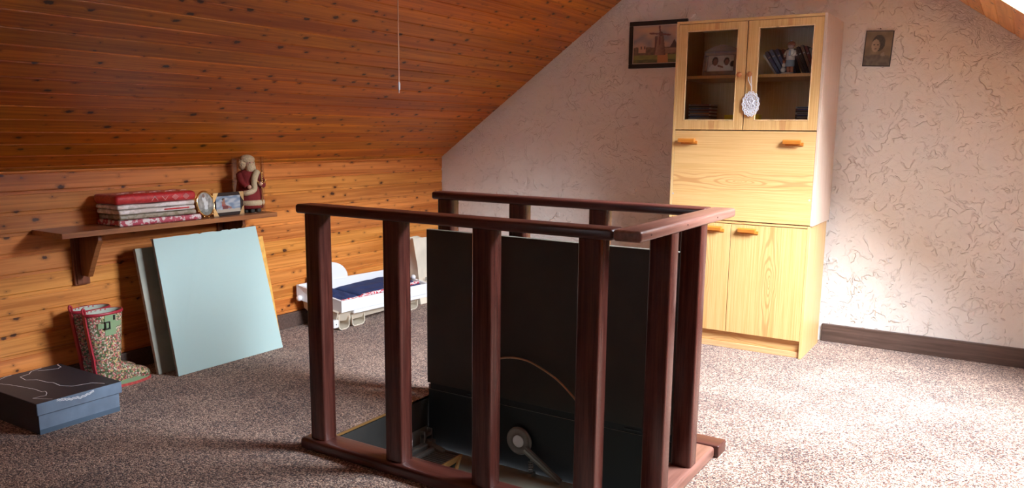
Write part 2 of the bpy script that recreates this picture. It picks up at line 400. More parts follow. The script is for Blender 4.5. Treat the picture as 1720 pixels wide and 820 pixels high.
def picture(name, w, h, nx, ny, fn, parent, loc, rot, m=None):
    """flat print: a grid coloured face by face by fn(u, v)"""
    me = bpy.data.meshes.new(name); vs = []; fs = []
    for j in range(ny+1):
        for i in range(nx+1): vs.append(((i/nx-.5)*w, 0, (j/ny-.5)*h))
    for j in range(ny):
        for i in range(nx):
            a = j*(nx+1)+i; fs.append((a, a+1, a+nx+2, a+nx+1))
    me.from_pydata(vs, [], fs); ca = me.color_attributes.new('Col', 'FLOAT_COLOR', 'POINT'); dat = []
    for j in range(ny+1):
        for i in range(nx+1): dat.extend(tuple(fn(i/nx, j/ny))+(1,))
    ca.data.foreach_set('color', dat); me.materials.append(m or MT['print'])
    o = bpy.data.objects.new(name, me); COL.objects.link(o); o.parent = parent; o.location = loc; o.rotation_euler = rot
    return o
def nz(x, y, s=1.0, o=0): return mnoise.noise(Vector((x*s+o, y*s-o, o)))
def mixc(a, b, t): t = max(0, min(1, t)); return tuple(a[i]+(b[i]-a[i])*t for i in range(3))
def frame4(bm, w, h, t, d, bev=.004):
    """rectangular frame in XZ, front towards -Y, outside w x h, member t, depth d"""
    box(bm, -w/2, w/2, 0, d, h/2-t, h/2, bev); box(bm, -w/2, w/2, 0, d, -h/2, -h/2+t, bev)
    box(bm, -w/2, -w/2+t, 0, d, -h/2+t, h/2-t, bev); box(bm, w/2-t, w/2, 0, d, -h/2+t, h/2-t, bev)
    return bm

# ------------------------------------------------------------------ the setting
HX0, HX1, HY0, HY1 = -2.375, -1.02, 2.30, 3.05      # the stair hatch opening
bm = bmesh.new()
xs, ys = [XL-.1, HX0, HX1, XR+.1], [YB, HY0, HY1, YG]
V = {(i, j): bm.verts.new((xs[i], ys[j], 0)) for i in range(4) for j in range(4)}
for i in range(3):
    for j in range(3):
        if (i, j) != (1, 1): bm.faces.new((V[i, j], V[i+1, j], V[i+1, j+1], V[i, j+1]))
ex = bmesh.ops.extrude_face_region(bm, geom=bm.faces[:])
for g in ex['geom']:
    if isinstance(g, bmesh.types.BMVert): g.co.z -= .012
obj('floor', bm, MT['carpet'], kind='structure')

def slope_board(w, L_):
    """ceiling board: small recessed lip at the upper end with a bevel that faces up the slope"""
    p = [(0, -.013), (0, -.0022), (.0015, 0), (w-.0095, 0), (w-.0060, -.0035), (w, -.0035), (w, -.013)]
    if w < .03: p = [(0, -.013), (0, 0), (w, 0), (w, -.013)]
    bm = bmesh.new(); prism(bm, [(x, -L_/2, z) for x, z in p], (0, L_, 0)); return bm
def strip_board(w, L_, lip=.018):
    """tongue and groove board: width along X from 0, length along Y centred, face at z=0, back at z=-.013"""
    p = [(0, -.013), (0, -.0055), (lip-.004, -.0055), (lip-.001, -.001), (lip+.002, 0), (w-.002, 0), (w, -.003), (w, -.013)]
    bm = bmesh.new(); prism(bm, [(x, -L_/2, z) for x, z in p], (0, L_, 0)); return bm

YC, LY = (YB+YG)/2, YG-YB
# left knee wall
bm = B(XL-.10, XL-.0135, YB, YG, 0, KZ+.02)
wl = obj('wall_left', bm, MT['wallpine'], kind='structure')
b0 = None; z = .10; k = 0
while z < KZ-.002:
    w = min(.0975, KZ-z)
    if w > .09:
        if b0 is None: b0 = o = obj('board', strip_board(.0975, LY), MT['wallpine'], wl, (XL, YC, z), (0, -PI/2, PI))
        else: o = like(b0, wl, (XL, YC, z))
    else: o = obj('board', strip_board(w, LY, min(.018, w*.4)), MT['wallpine'], wl, (XL, YC, z), (0, -PI/2, PI))
    # width (X) points up, face (Z) points into the room
    o.matrix_basis = Matrix.Translation((XL, YC, z)) @ Matrix(((0, 0, 1, 0), (0, 1, 0, 0), (1, 0, 0, 0), (0, 0, 0, 1)))
    z += .0975; k += 1
bm = B(XL-.012, XL+.012, YB, YG-.02, 0, .098, bevel=.003)
obj('baseboard_left', bm, MT['skirting'], kind='structure')
# right knee wall
wr = obj('wall_right', B(XR+.0135, XR+.1, YB, YG, 0, KZ+.02), MT['wallpine'], kind='structure')
for k in range(10):
    o = like(b0, wr, (0, 0, 0)); o.matrix_basis = Matrix.Translation((XR, YC, .10+.0975*k)) @ Matrix(((0, 0, -1, 0), (0, -1, 0, 0), (1, 0, 0, 0), (0, 0, 0, 1)))
obj('baseboard_right', B(XR-.012, XR+.012, YB, YG-.02, 0, .098, bevel=.003), MT['skirting'], kind='structure')
# gable walls
def gable(name, y0, y1):
    pts = [(XL-.1, y0, 0), (XR+.1, y0, 0), (XR+.1, y0, KZ-.03), (AX, y0, AZ+.03), (XL-.1, y0, KZ-.03)]
    return obj(name, prism(bmesh.new(), pts, (0, y1-y0, 0)), MT['stucco'], kind='structure')
gable('wall_back', YG, YG+.15)
WX0, WX1, WZ0, WZ1 = -1.93, -1.53, 1.48, 1.88
wf = prism(bmesh.new(), [(XL-.1, YB-.15, 0), (XR+.1, YB-.15, 0), (XR+.1, YB-.15, WZ0), (XL-.1, YB-.15, WZ0)], (0, .15, 0))
def zr(x): return min(KZ-.03+(x-XL+.1)*(AZ+.06-KZ)/(AX-XL+.1), KZ-.03+(XR+.1-x)*(AZ+.06-KZ)/(XR+.1-AX))
prism(wf, [(XL-.1, YB-.15, WZ0), (WX0, YB-.15, WZ0), (WX0, YB-.15, zr(WX0)), (XL-.1, YB-.15, max(WZ0, zr(XL-.1)))], (0, .15, 0))
prism(wf, [(WX1, YB-.15, WZ0), (XR+.1, YB-.15, WZ0), (XR+.1, YB-.15, max(WZ0, zr(XR+.1))), (WX1, YB-.15, zr(WX1))], (0, .15, 0))
prism(wf, [(WX0, YB-.15, WZ1), (WX1, YB-.15, WZ1), (WX1, YB-.15, zr(WX1)), (AX, YB-.15, AZ+.03), (WX0, YB-.15, zr(WX0))], (0, .15, 0))
obj('wall_front', wf, MT['stucco'], kind='structure')
obj('baseboard_back', B(-.962, XR-.012, YG-.020, YG+.01, 0, .112, bevel=.003), MT['skirting'], kind='structure')
obj('baseboard_back', B(XL+.012, -1.81, YG-.020, YG+.01, 0, .112, bevel=.003), MT['skirting'], kind='structure')

# sloped ceilings: frame matrices with X = up the slope, Y = along the room, Z = into the room
ul, nl = Vector((math.cos(TL), 0, math.sin(TL))), Vector((math.sin(TL), 0, -math.cos(TL)))
ur, nr = Vector((-math.cos(TR), 0, math.sin(TR))), Vector((-math.sin(TR), 0, -math.cos(TR)))
def slope_mat(base, u, nrm, s, y):
    p = Vector(base)+u*s; yv = nrm.cross(u)
    M = Matrix.Identity(4)
    for i in range(3): M[i][0], M[i][1], M[i][2], M[i][3] = u[i], yv[i], nrm[i], p[i]+(y if i == 1 else 0)
    return M
BL_, BR_ = (XL, 0, KZ), (XR, 0, KZ)
def slope_slab(bm, base, u, nrm, s0, s1, y0, y1, d0=.0135, d1=.25):
    pts = [Vector(base)+u*s+Vector((0, y, 0))-nrm*d0 for s, y in ((s0, y0), (s1, y0), (s1, y1), (s0, y1))]
    prism(bm, pts, -nrm*(d1-d0)); return bm
ce = obj('ceiling', slope_slab(bmesh.new(), BL_, ul, nl, -.1, LL+.12, YB-.1, YG+.1), MT['outside'], kind='structure')
c0 = None; s = .0355-PITCH
while s < LL-.01:
    s0 = max(s, 0); w = min(s+PITCH, LL)-s0
    if w > .09:
        if c0 is None: c0 = o = obj('board', slope_board(PITCH, LY), MT['ceiling'], ce)
        else: o = like(c0, ce, (0, 0, 0))
    else: o = obj('board', slope_board(w, LY), MT['ceiling'], ce)
    o.matrix_basis = slope_mat(BL_, ul, nl, s0, YC); s += PITCH
bm = bmesh.new()
slope_slab(bm, BR_, ur, nr, -.1, LR+.12, YB-.1, SKY_Y0); slope_slab(bm, BR_, ur, nr, -.1, LR+.12, SKY_Y1, YG+.1)
slope_slab(bm, BR_, ur, nr, -.1, SKY_S0, SKY_Y0, SKY_Y1); slope_slab(bm, BR_, ur, nr, SKY_S1, LR+.12, SKY_Y0, SKY_Y1)
cr = obj('ceiling', bm, MT['outside'], kind='structure')
s = .0
protos = {}
def rboard(s0, w, y0, y1):
    key = (round(w, 4), round(y1-y0, 3))
    if key not in protos: protos[key] = o = obj('board', slope_board(w, y1-y0), MT['ceilingpale'], cr)
    else: o = like(protos[key], cr, (0, 0, 0))
    o.matrix_basis = slope_mat(BR_, ur, nr, s0, (y0+y1)/2)
while s < LR-.005:
    e = min(s+PITCH, LR)
    if e <= SKY_S0 or s >= SKY_S1: rboard(s, e-s, YB, YG)
    else:
        rboard(s, e-s, YB, SKY_Y0); rboard(s, e-s, SKY_Y1, YG)
        if s < SKY_S0-.004: rboard(s, SKY_S0-s, SKY_Y0, SKY_Y1)
        if e > SKY_S1+.004: rboard(SKY_S1, e-SKY_S1, SKY_Y0, SKY_Y1)
    s += PITCH
# unseen gable window behind the viewer, added as fill for the shadowed fronts
W2 = obj('fill_window', frame4(bmesh.new(), WX1-WX0, WZ1-WZ0, .06, .05), MT['frame'], None, ((WX0+WX1)/2, YB-.10, (WZ0+WZ1)/2), kind='structure')
obj('mullion', B(-.03, .03, .002, .048, -(WZ1-WZ0)/2+.06, (WZ1-WZ0)/2-.06), MT['frame'], W2)
obj('pane', B(-(WX1-WX0)/2+.06, (WX1-WX0)/2-.06, .022, .026, -(WZ1-WZ0)/2+.06, (WZ1-WZ0)/2-.06), MT['glass'], W2)
ld = bpy.data.lights.new('fill_window_portal', 'AREA'); ld.shape = 'RECTANGLE'; ld.size = WX1-WX0; ld.size_y = WZ1-WZ0; ld.cycles.is_portal = True
lo = bpy.data.objects.new('fill_window_portal', ld); COL.objects.link(lo); lo.location = ((WX0+WX1)/2, YB-.16, (WZ0+WZ1)/2); lo.rotation_euler = (PI/2, 0, PI)
# the roof window: lining boards, sash, pane
def spt(s, y, d): return Vector(BR_)+ur*s+Vector((0, y, 0))-nr*d
def slab_piece(bm, s0, s1, y0, y1, d0, d1):
    prism(bm, [spt(s, y, d0) for s, y in ((s0, y0), (s1, y0), (s1, y1), (s0, y1))], -nr*(d1-d0)); return bm
T = .018
wn = obj('window_1', slab_piece(bmesh.new(), SKY_S0, SKY_S1, SKY_Y1-T, SKY_Y1+.001, .0, .26), MT['reveal'], kind='structure')
obj('lining_board', slab_piece(bmesh.new(), SKY_S0, SKY_S1, SKY_Y0-.001, SKY_Y0+T, .0, .26), MT['reveal'], wn)
obj('lining_board', slab_piece(bmesh.new(), SKY_S0, SKY_S0+T, SKY_Y0+T, SKY_Y1-T, .0, .26), MT['reveal'], wn)
obj('lining_board', slab_piece(bmesh.new(), SKY_S1-T, SKY_S1, SKY_Y0+T, SKY_Y1-T, .0, .26), MT['reveal'], wn)
bm = bmesh.new(); F_ = .05
slab_piece(bm, SKY_S0+T, SKY_S0+T+F_, SKY_Y0+T, SKY_Y1-T, .20, .25); slab_piece(bm, SKY_S1-T-F_, SKY_S1-T, SKY_Y0+T, SKY_Y1-T, .20, .25)
slab_piece(bm, SKY_S0+T+F_, SKY_S1-T-F_, SKY_Y0+T, SKY_Y0+T+F_, .20, .25); slab_piece(bm, SKY_S0+T+F_, SKY_S1-T-F_, SKY_Y1-T-F_, SKY_Y1-T, .20, .25)
obj('sash', bm, MT['frame'], wn)
obj('pane', slab_piece(bmesh.new(), SKY_S0+T+F_, SKY_S1-T-F_, SKY_Y0+T+F_, SKY_Y1-T-F_, .225, .229), MT['glass'], wn)
ld = bpy.data.lights.new('roof_window_portal', 'AREA'); ld.shape = 'RECTANGLE'; ld.size = SKY_S1-SKY_S0; ld.size_y = SKY_Y1-SKY_Y0
ld.cycles.is_portal = True
lo = bpy.data.objects.new('roof_window_portal', ld); COL.objects.link(lo)
Mp = slope_mat(BR_, ur, nr, (SKY_S0+SKY_S1)/2, (SKY_Y0+SKY_Y1)/2)
Mp = Matrix.Translation(-nr*.27) @ Mp @ Matrix.Rotation(PI, 4, 'X'); lo.matrix_world = Mp

# ------------------------------------------------------------------ stair railing
def rounded_post(w, d, h, r=.010):
    bm = bmesh.new(); rings = []
    for z in (0, h):
        pts = []
        for cx, cy, a0 in ((w/2-r, d/2-r, 0), (-w/2+r, d/2-r, PI/2), (-w/2+r, -d/2+r, PI), (w/2-r, -d/2+r, 3*PI/2)):
            for k in range(4): a = a0+PI/2*k/3; pts.append(bm.verts.new((cx+r*math.cos(a), cy+r*math.sin(a), z)))
        rings.append(pts)
    return skin(bm, rings)
ZP0, ZP1, ZT = .05, .972, 1.008
rail = thing('stair_railing', 'dark mahogany-stained wooden railing around the open floor hatch', 'railing', (-1.65, 2.7, 0))
RO = Vector((1.65, -2.7, 0))
def rp(x, y, z): return (x+RO.x, y+RO.y, z)
post0 = None
spots = [(-2.313, 2.262), (-1.913, 2.262), (-1.513, 2.262), (-1.107, 2.262), (-.979, 2.531), (-.979, 2.824),
         (-2.310, 3.118), (-1.905, 3.118), (-1.500, 3.118), (-1.097, 3.118)]
for x, y in spots:
    if post0 is None: post0 = obj('post', rounded_post(.080, .072, ZP1-ZP0), MT['mahogany'], rail, rp(x, y, ZP0), smooth=40)
    else: like(post0, rail, rp(x, y, ZP0))
def rbar(name, x0, x1, y0, y1, z0, z1, m, bev=.011):
    cx, cy = (x0+x1)/2, (y0+y1)/2
    return obj(name, B(x0-cx, x1-cx, y0-cy, y1-cy, 0, z1-z0, bev, 4), MT[m], rail, rp(cx, cy, z0), smooth=40)
rbar('handrail', -2.395, -1.026, 2.220, 2.310, ZP1, ZT, 'mahogany_x')
rbar('handrail', -2.385, -1.026, 3.080, 3.170, ZP1, ZT, 'mahogany_x')
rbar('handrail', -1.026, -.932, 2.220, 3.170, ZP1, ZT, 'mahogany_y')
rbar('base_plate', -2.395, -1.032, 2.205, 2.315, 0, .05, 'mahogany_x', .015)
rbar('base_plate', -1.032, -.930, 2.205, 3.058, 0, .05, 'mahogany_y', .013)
rbar('base_plate', -2.395, -.916, 3.062, 3.160, 0, .05, 'mahogany_x', .006)
for (y, z) in ((2.30, .990), (2.62, .992), (2.94, .990)):
    obj('nail_head', cyl(bmesh.new(), (0, 0, 0), (.0015, 0, 0), .0028, n=8), MT['nail'], rail, rp(-.932, y, z))

# ------------------------------------------------------------------ loft hatch
hatch = thing('loft_hatch', 'black floor hatch with its lid standing open inside the railing', 'hatch', (-1.70, 2.68, 0))
HO = Vector((1.70, -2.68, 0))
def hp(o): o.parent = hatch; o.location = HO; return o
ZB = -.262
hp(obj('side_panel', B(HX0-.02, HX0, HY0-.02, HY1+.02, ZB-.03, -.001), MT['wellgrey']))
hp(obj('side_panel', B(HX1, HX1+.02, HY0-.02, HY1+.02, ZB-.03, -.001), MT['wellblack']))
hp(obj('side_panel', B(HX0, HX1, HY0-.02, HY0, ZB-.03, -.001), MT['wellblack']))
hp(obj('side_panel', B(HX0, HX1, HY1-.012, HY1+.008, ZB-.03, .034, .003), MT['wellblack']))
hp(obj('worn_edge', B(HX0+.004, HX1-.004, HY1-.0128, HY1-.009, .0335, .0350), MT['steel_dark']))
hp(obj('edge_strip', B(HX0-.004, HX0+.002, HY0+.01, HY1-.14, -.008, .0015), MT['brass']))
hp(obj('bottom_panel', B(HX0+.003, HX1-.003, HY0+.003, HY1-.015, ZB-.02, ZB), MT['greypanel']))
lid = hp(obj('lid', B(-2.362, -1.008, 3.012, 3.036, .076, .832, .002), MT['blackboard']))
lid['label'] = 'black hatch lid standing upright'
hp(obj('lid_edge', B(-2.362, -1.008, 3.0125, 3.0365, .8322, .8345), MT['greyboard']))
hp(obj('gap_shade_strip', B(-2.362, -1.008, 3.040, 3.058, .0342, .076), MT['wellblack']))  # black strip standing in for the shade in the gap under the lid
for x in (-2.1, -1.28):
    bm = B(x-.04, x+.04, 3.0375, 3.0395, .05, .13)
    cyl(bm, (x-.04, 3.041, .053), (x+.04, 3.041, .053), .006, n=10)
    hp(obj('hinge', bm, MT['wellblack']))
# lever with the round white cap
PX, PY_, PZ = -1.832, 3.005, -.112
bm = bmesh.new()
lathe(bm, [(.028, 0), (.060, 0), (.066, .004), (.066, .012), (.060, .018), (.050, .014), (.034, .014), (.028, .018)], n=32)
bmesh.ops.rotate(bm, verts=bm.verts, cent=(0, 0, 0), matrix=Matrix.Rotation(PI/2, 3, 'X'))
bmesh.ops.translate(bm, verts=bm.verts, vec=(PX, PY_+.02, PZ))
lev = hp(obj('lever_ring', bm, MT['steel_dark'], smooth=40))
dx, dz = .69, -.42
ln = math.hypot(dx, dz); ux, uz = dx/ln, dz/ln; px_, pz_ = -uz, ux
bm = bmesh.new()
def arm(y0, y1, w0, w1, s0, s1):
    pts = [(PX+ux*s0+px_*w0, y0, PZ+uz*s0+pz_*w0), (PX+ux*s1+px_*w1, y0, PZ+uz*s1+pz_*w1), (PX+ux*s1-px_*w1, y0, PZ+uz*s1-pz_*w1), (PX+ux*s0-px_*w0, y0, PZ+uz*s0-pz_*w0)]
    prism(bm, pts, (0, y1-y0, 0))
arm(2.992, 3.005, .017, .013, .048, .27); 
hp(obj('lever_arm', bm, MT['steel_dark']))
bm = bmesh.new(); arm(2.989, 2.992, .005, .004, .05, .27); hp(obj('arm_rib', bm, MT['steel']))
bm = bmesh.new(); lathe(bm, [(.0, .0), (.032, 0), (.032, .004), (.028, .009), (.012, .011), (0.001, .0115)], n=28)
bmesh.ops.rotate(bm, verts=bm.verts, cent=(0, 0, 0), matrix=Matrix.Rotation(PI/2, 3, 'X')); bmesh.ops.translate(bm, verts=bm.verts, vec=(PX, PY_+.01, PZ))
o = hp(obj('pivot_cap', bm, MT['whiteplastic'], smooth=40)); o['label'] = 'round white pivot cap'
bm = bmesh.new(); tube(bm, [(PX, 3.02, PZ), (PX, 3.04, PZ)], .02, 12); hp(obj('pivot_pin', bm, MT['steel_dark']))
# catch spring under the lever
bm = B(-1.772, -1.748, 2.99, 3.03, -.262, -.247, .002)
tube(bm, [(-1.76+.011*math.cos(t*1.2), 3.005+.011*math.sin(t*1.2), -.247+t*.0022) for t in range(0, 28)], .003, 6)
cyl(bm, (-1.76, 3.005, -.19), (-1.755, 3.005, -.165), .005, n=8)
hp(obj('catch_spring', bm, MT['steel']))

# folding ladder lying on the panel inside the hatch
lad = thing('loft_ladder', 'folded metal loft ladder with ribbed tread inside the floor hatch', 'ladder', (-2.2, 2.75, ZB))
def lp(name, bm, m, **k): return obj(name, bm, MT[m], lad, (2.2, -2.75, -ZB), **k)
bm = B(-2.33, -2.295, 2.36, 2.93, -.232, -.200, .006); box(bm, -2.335, -2.29, 2.36, 2.90, -.245, -.236)
lp('rail', bm, 'steel')
bm = B(-2.27, -2.245, 2.36, 2.92, -.245, -.205, .004); lp('rail', bm, 'steel_dark')
# hinge bracket in the back corner
bm = B(-2.374, -2.366, 2.90, 3.02, -.262, -.150, .004); box(bm, -2.366, -2.335, 2.955, 2.962, -.262, -.158, .002); box(bm, -2.366, -2.335, 3.010, 3.017, -.262, -.158, .002)
cyl(bm, (-2.35, 2.955, -.185), (-2.35, 3.017, -.185), .012, n=12); cyl(bm, (-2.35, 2.94, -.225), (-2.35, 3.025, -.225), .010, n=12)
box(bm, -2.345, -2.30, 2.975, 2.998, -.245, -.20, .003)
lp('hinge_bracket', bm, 'steel', smooth=40)
bm = bmesh.new(); cyl(bm, (-2.335, 2.98, -.225), (-2.20, 2.93, -.222), .016, n=12); lp('hinge_arm', bm, 'steel', smooth=40)
bm = B(-2.24, -2.11, 2.72, 2.93, -.226, -.220)
lp('tread', bm, 'blackboard')
for k in range(11):
    y = 2.73+k*.018; lp('tread_rib', B(-2.238, -2.112, y, y+.006, -.220, -.216), 'steel_dark')
lp('tread_edge', B(-2.110, -2.098, 2.70, 2.94, -.238, -.212, .002), 'brass')
lp('tread_edge', B(-2.24, -2.10, 2.935, 2.945, -.238, -.214, .002), 'steel_dark')
lp('tread_support', prism(bmesh.new(), [(-2.104, 2.93, -.222), (-2.104, 2.915, -.222), (-2.06, 2.80, ZB), (-2.06, 2.83, ZB)], (.008, 0, 0)), 'brass')
lp('tread_support', B(-2.23, -2.21, 2.74, 2.90, ZB, -.226), 'steel_dark')

# bent cane standing in the hatch in front of the lid
bm = bmesh.new(); pts = [(-2.035, 2.975, ZB+.004), (-2.04, 2.98, -.05), (-2.035, 2.985, .08), (-2.02, 2.99, .18), (-1.99, 2.99, .24), (-1.94, 2.99, .268), (-1.87, 2.99, .286), (-1.80, 2.99, .288), (-1.745, 2.99, .277), (-1.68, 2.99, .252), (-1.62, 2.99, .222), (-1.565, 2.99, .180), (-1.52, 2.99, .135), (-1.495, 2.985, .07), (-1.487, 2.98, -.05), (-1.487, 2.97, ZB+.004)]
def smooth_path(p, n=4):
    out = []; p = [Vector(q) for q in p]
    for i in range(len(p)-1):
        a, b, c, d = p[max(i-1, 0)], p[i], p[i+1], p[min(i+2, len(p)-1)]
        for k in range(n):
            t = k/n; out.append(.5*((2*b)+(c-a)*t+(2*a-5*b+4*c-d)*t*t+(3*b-a-3*c+d)*t**3))
    out.append(p[-1]); return out
tube(bm, smooth_path(pts), .0045, 8)
tag(obj('curved_cane', bm, MT['cord'], smooth=True), 'thin tan cane bent into an arch before the black hatch lid', 'cane')

# pull cord
pc = thing('pull_cord', 'thin pull cord with a small weight hanging from the sloped ceiling', 'cord', (-2.509, 3.0, 1.47))
obj('cord', cyl(bmesh.new(), (0, 0, .045), (0, 0, .675), .0028, n=6), MT['pullcord'], pc)
obj('weight', lathe(bmesh.new(), [(.0015, 0), (.002, .012), (.0055, .018), (.006, .045), (.003, .052)], n=12), MT['whiteplastic'], pc, smooth=40)

# ------------------------------------------------------------------ wall shelf
sh = thing('wall_shelf', 'stained wooden wall shelf on two brackets under the sloped ceiling', 'shelf', (XL, 2.65, .78))
obj('shelf_board', B(0, .262, -.62, .67, 0, .026, .002), MT['shelfwood'], sh)
def bracket(y, name='bracket'):
    bm = B(.0, .018, -.040, .040, -.275, 0, .003)
    box(bm, .018, .024, -.030, .030, -.268, -.002, .002)
    o = obj(name, bm, MT['bracket'], sh, (0, y, 0))
    pr = [(.024, 0), (.195, 0), (.197, -.035), (.175, -.065), (.150, -.110), (.118, -.165), (.10, -.200), (.085, -.225), (.024, -.225)]
    g = obj('gusset', prism(bmesh.new(), [(x, -.009, z) for x, z in pr], (0, .018, 0)), MT['bracket'], o)
    e = [(.197, -.034), (.175, -.064), (.150, -.109), (.118, -.164), (.10, -.199), (.085, -.224)]
    bm = bmesh.new()
    for a, b in zip(e[:-1], e[1:]): prism(bm, [(a[0], -.013, a[1]), (b[0], -.013, b[1]), (b[0]+.005, -.013, b[1]-.002), (a[0]+.005, -.013, a[1]-.002)], (0, .026, 0))
    obj('gusset_edge', bm, MT['shelfwood'], o)
bracket(-.40); bracket(.475)
ZS = .8062
# folded cloths in sleeves
def cloth(name, label, z0, z1, x0, x1, y0, y1, m, seed, wav=.004, r=.008):
    bm = bmesh.new(); nx, ny = 12, 22; h = z1-z0
    cx, cy = (x0+x1)/2, (y0+y1)/2
    rows = []
    prof = [(0, 0), (.5, 0), (.93, .0), (1, .18), (1, .8), (.95, 1), (.5, 1), (0, 1)]
    box(bm, x0-cx, x1-cx, y0-cy, y1-cy, 0, h, min(r, h*.42), 3)
    bmesh.ops.subdivide_edges(bm, edges=[e for e in bm.edges if e.calc_length() > .1], cuts=9, use_grid_fill=True)
    for v in bm.verts:
        t = v.co.z/h
        n_ = nz(v.co.x*9+seed, v.co.y*9, 1.0, seed)
        v.co.z += max(0, t-.5)*2*n_*wav; v.co.y += nz(v.co.z*60, v.co.x*12, 1, seed+3)*wav*.8; v.co.x += nz(v.co.z*60, v.co.y*10, 1, seed+5)*wav*.8
        if t < .01: v.co.z = 0
    o = obj(name, bm, m, None, (cx, cy, z0), smooth=50); return tag(o, label, 'cloth', 'folded cloths stacked on the wall shelf')
g = 'folded cloths stacked on the wall shelf'
cloth('folded_cloth', 'red and white cloth packet at the very bottom of the shelf stack', ZS, ZS+.030, -3.955, -3.757, 2.338, 2.815, MT['packet_a'], 1)
cloth('folded_cloth', 'olive folded cloth packet second from the bottom of the shelf stack', ZS+.032, ZS+.056, -3.95, -3.765, 2.345, 2.790, MT['packet_b'], 2)
c2 = cloth('folded_cloth', 'white folded cloth with red stripe in the middle of the shelf stack', ZS+.058, ZS+.082, -3.955, -3.762, 2.340, 2.780, MT['packet_c'], 3)
obj('red_stripe', B(-.003, .003, -.07, .08, -.004, .004, .002), MT['redcloth'], c2, (.0985, .10, .012))
cloth('folded_cloth', 'plain white folded cloth directly under the red one on the shelf', ZS+.084, ZS+.106, -3.955, -3.764, 2.335, 2.782, MT['packet_c'], 4)
c4 = cloth('folded_cloth', 'bright red folded tablecloth with pale diamonds on top of the shelf stack', ZS+.108, ZS+.158, -3.962, -3.758, 2.325, 2.790, MT['redcloth'], 6, .006, .02)
def zz(bm, pts, w=.0012):
    for a, b in zip(pts[:-1], pts[1:]): tube(bm, [a, b], w, 5)
for i, y in enumerate((-.02, .04, .10, .165)):
    s = .018; zc = .024; bm = bmesh.new()
    if i in (0,): zz(bm, [(.1035, y-s, zc-.012), (.1035, y, zc+.008), (.1035, y+s, zc-.012)])
    elif i == 1: zz(bm, [(.1035, y-s, zc+.008), (.1035, y, zc-.012), (.1035, y+s, zc+.008)])
    else: zz(bm, [(.1035, y-s, zc), (.1035, y, zc+.013), (.1035, y+s, zc), (.1035, y, zc-.013), (.1035, y-s, zc)]); zz(bm, [(.1035, y-s*.4, zc), (.1035, y, zc+.005), (.1035, y+s*.4, zc), (.1035, y, zc-.005), (.1035, y-s*.4, zc)])
    obj('woven_motif', bm, MT['redprint'], c4)
bm = bmesh.new()
for i in range(9):
    y = -.20+.045*i; zz(bm, [(.06-(i % 2)*.03, y, .053), (.05-(i % 2)*.03, y+.02, .053), (.06-(i % 2)*.03, y+.04, .053)])
o = obj('woven_border', bm, MT['redprint'], c4); o['kind'] = 'stuff'

# oval gilt frame
of = thing('oval_frame', 'small oval gold photo frame leaning against a rectangular one', 'picture frame', (-3.775, 2.862, ZS), (0, 0, 0))
OVM = Matrix.Rotation(math.radians(8), 4, 'Z') @ Matrix.Translation((0, 0, .008)) @ Matrix.Rotation(math.radians(-7), 4, 'Y') @ Matrix.Translation((0, 0, .071)) @ Matrix.Rotation(math.radians(10), 4, 'X') @ Matrix.Translation((0, 0, -.071))
def ovp(o): o.matrix_basis = OVM; return o
bm = bmesh.new(); tube(bm, [(0, .061*math.cos(2*PI*k/40), .071+.068*math.sin(2*PI*k/40)) for k in range(40)], .0058, 10, close=True)
ovp(obj('gold_rim', bm, MT['gold'], of, smooth=True))
for a, q_ in ((-60, .074), (-90, .074), (-120, .074), (20, .073), (200, .073)):
    ovp(obj('ball_foot' if a < 0 else 'ball_ornament', ball(bmesh.new(), (0, .066*math.cos(math.radians(a)), .070+q_*math.sin(math.radians(a))), .0056, u=10, v=8), MT['gold'], of, smooth=True))
def oval_photo(u, v):
    r = ((u-.5)**2+(v-.5)**2)**.5
    c = mixc((.40, .36, .32), (.20, .19, .17), nz(u*7, v*7)*1.2+.5)
    if abs(u-.5+.04*math.sin(v*9)) < .13-.05*abs(v-.45) and .15 < v < .8: c = (.62, .62, .60)
    if (u-.5)**2+(v-.83)**2 < .006: c = (.22, .12, .09)
    if v < .28: c = mixc(c, (.08, .09, .06), .6)
    return c
bm = bmesh.new(); n_ = 40
o = picture('photo', .122, .136, 26, 28, oval_photo, of, (0, 0, 0), (0, 0, 0))
me = o.data
for vtx in me.vertices:      # squeeze the print into the oval
    x, z = vtx.co.x/.061, vtx.co.z/.068
    r2 = max(abs(x), abs(z)); l = math.hypot(x, z) or 1
    f_ = r2/l
    vtx.co = (x*f_*.060, 0, z*f_*.067)
o.matrix_basis = OVM @ Matrix.Translation((.001, 0, .071)) @ Matrix.Rotation(PI/2, 4, 'Z')
bm = bmesh.new(); prism(bm, [(-.002, .058*math.cos(2*PI*k/32), .071+.066*math.sin(2*PI*k/32)) for k in range(32)], (-.003, 0, 0)); ovp(obj('back_plate', bm, MT['darkframe'], of))
bm = bmesh.new(); tube(bm, [(-.004, 0, .10), (-.045, 0, .001)], .003, 6); ovp(obj('strut', bm, MT['gold'], of))
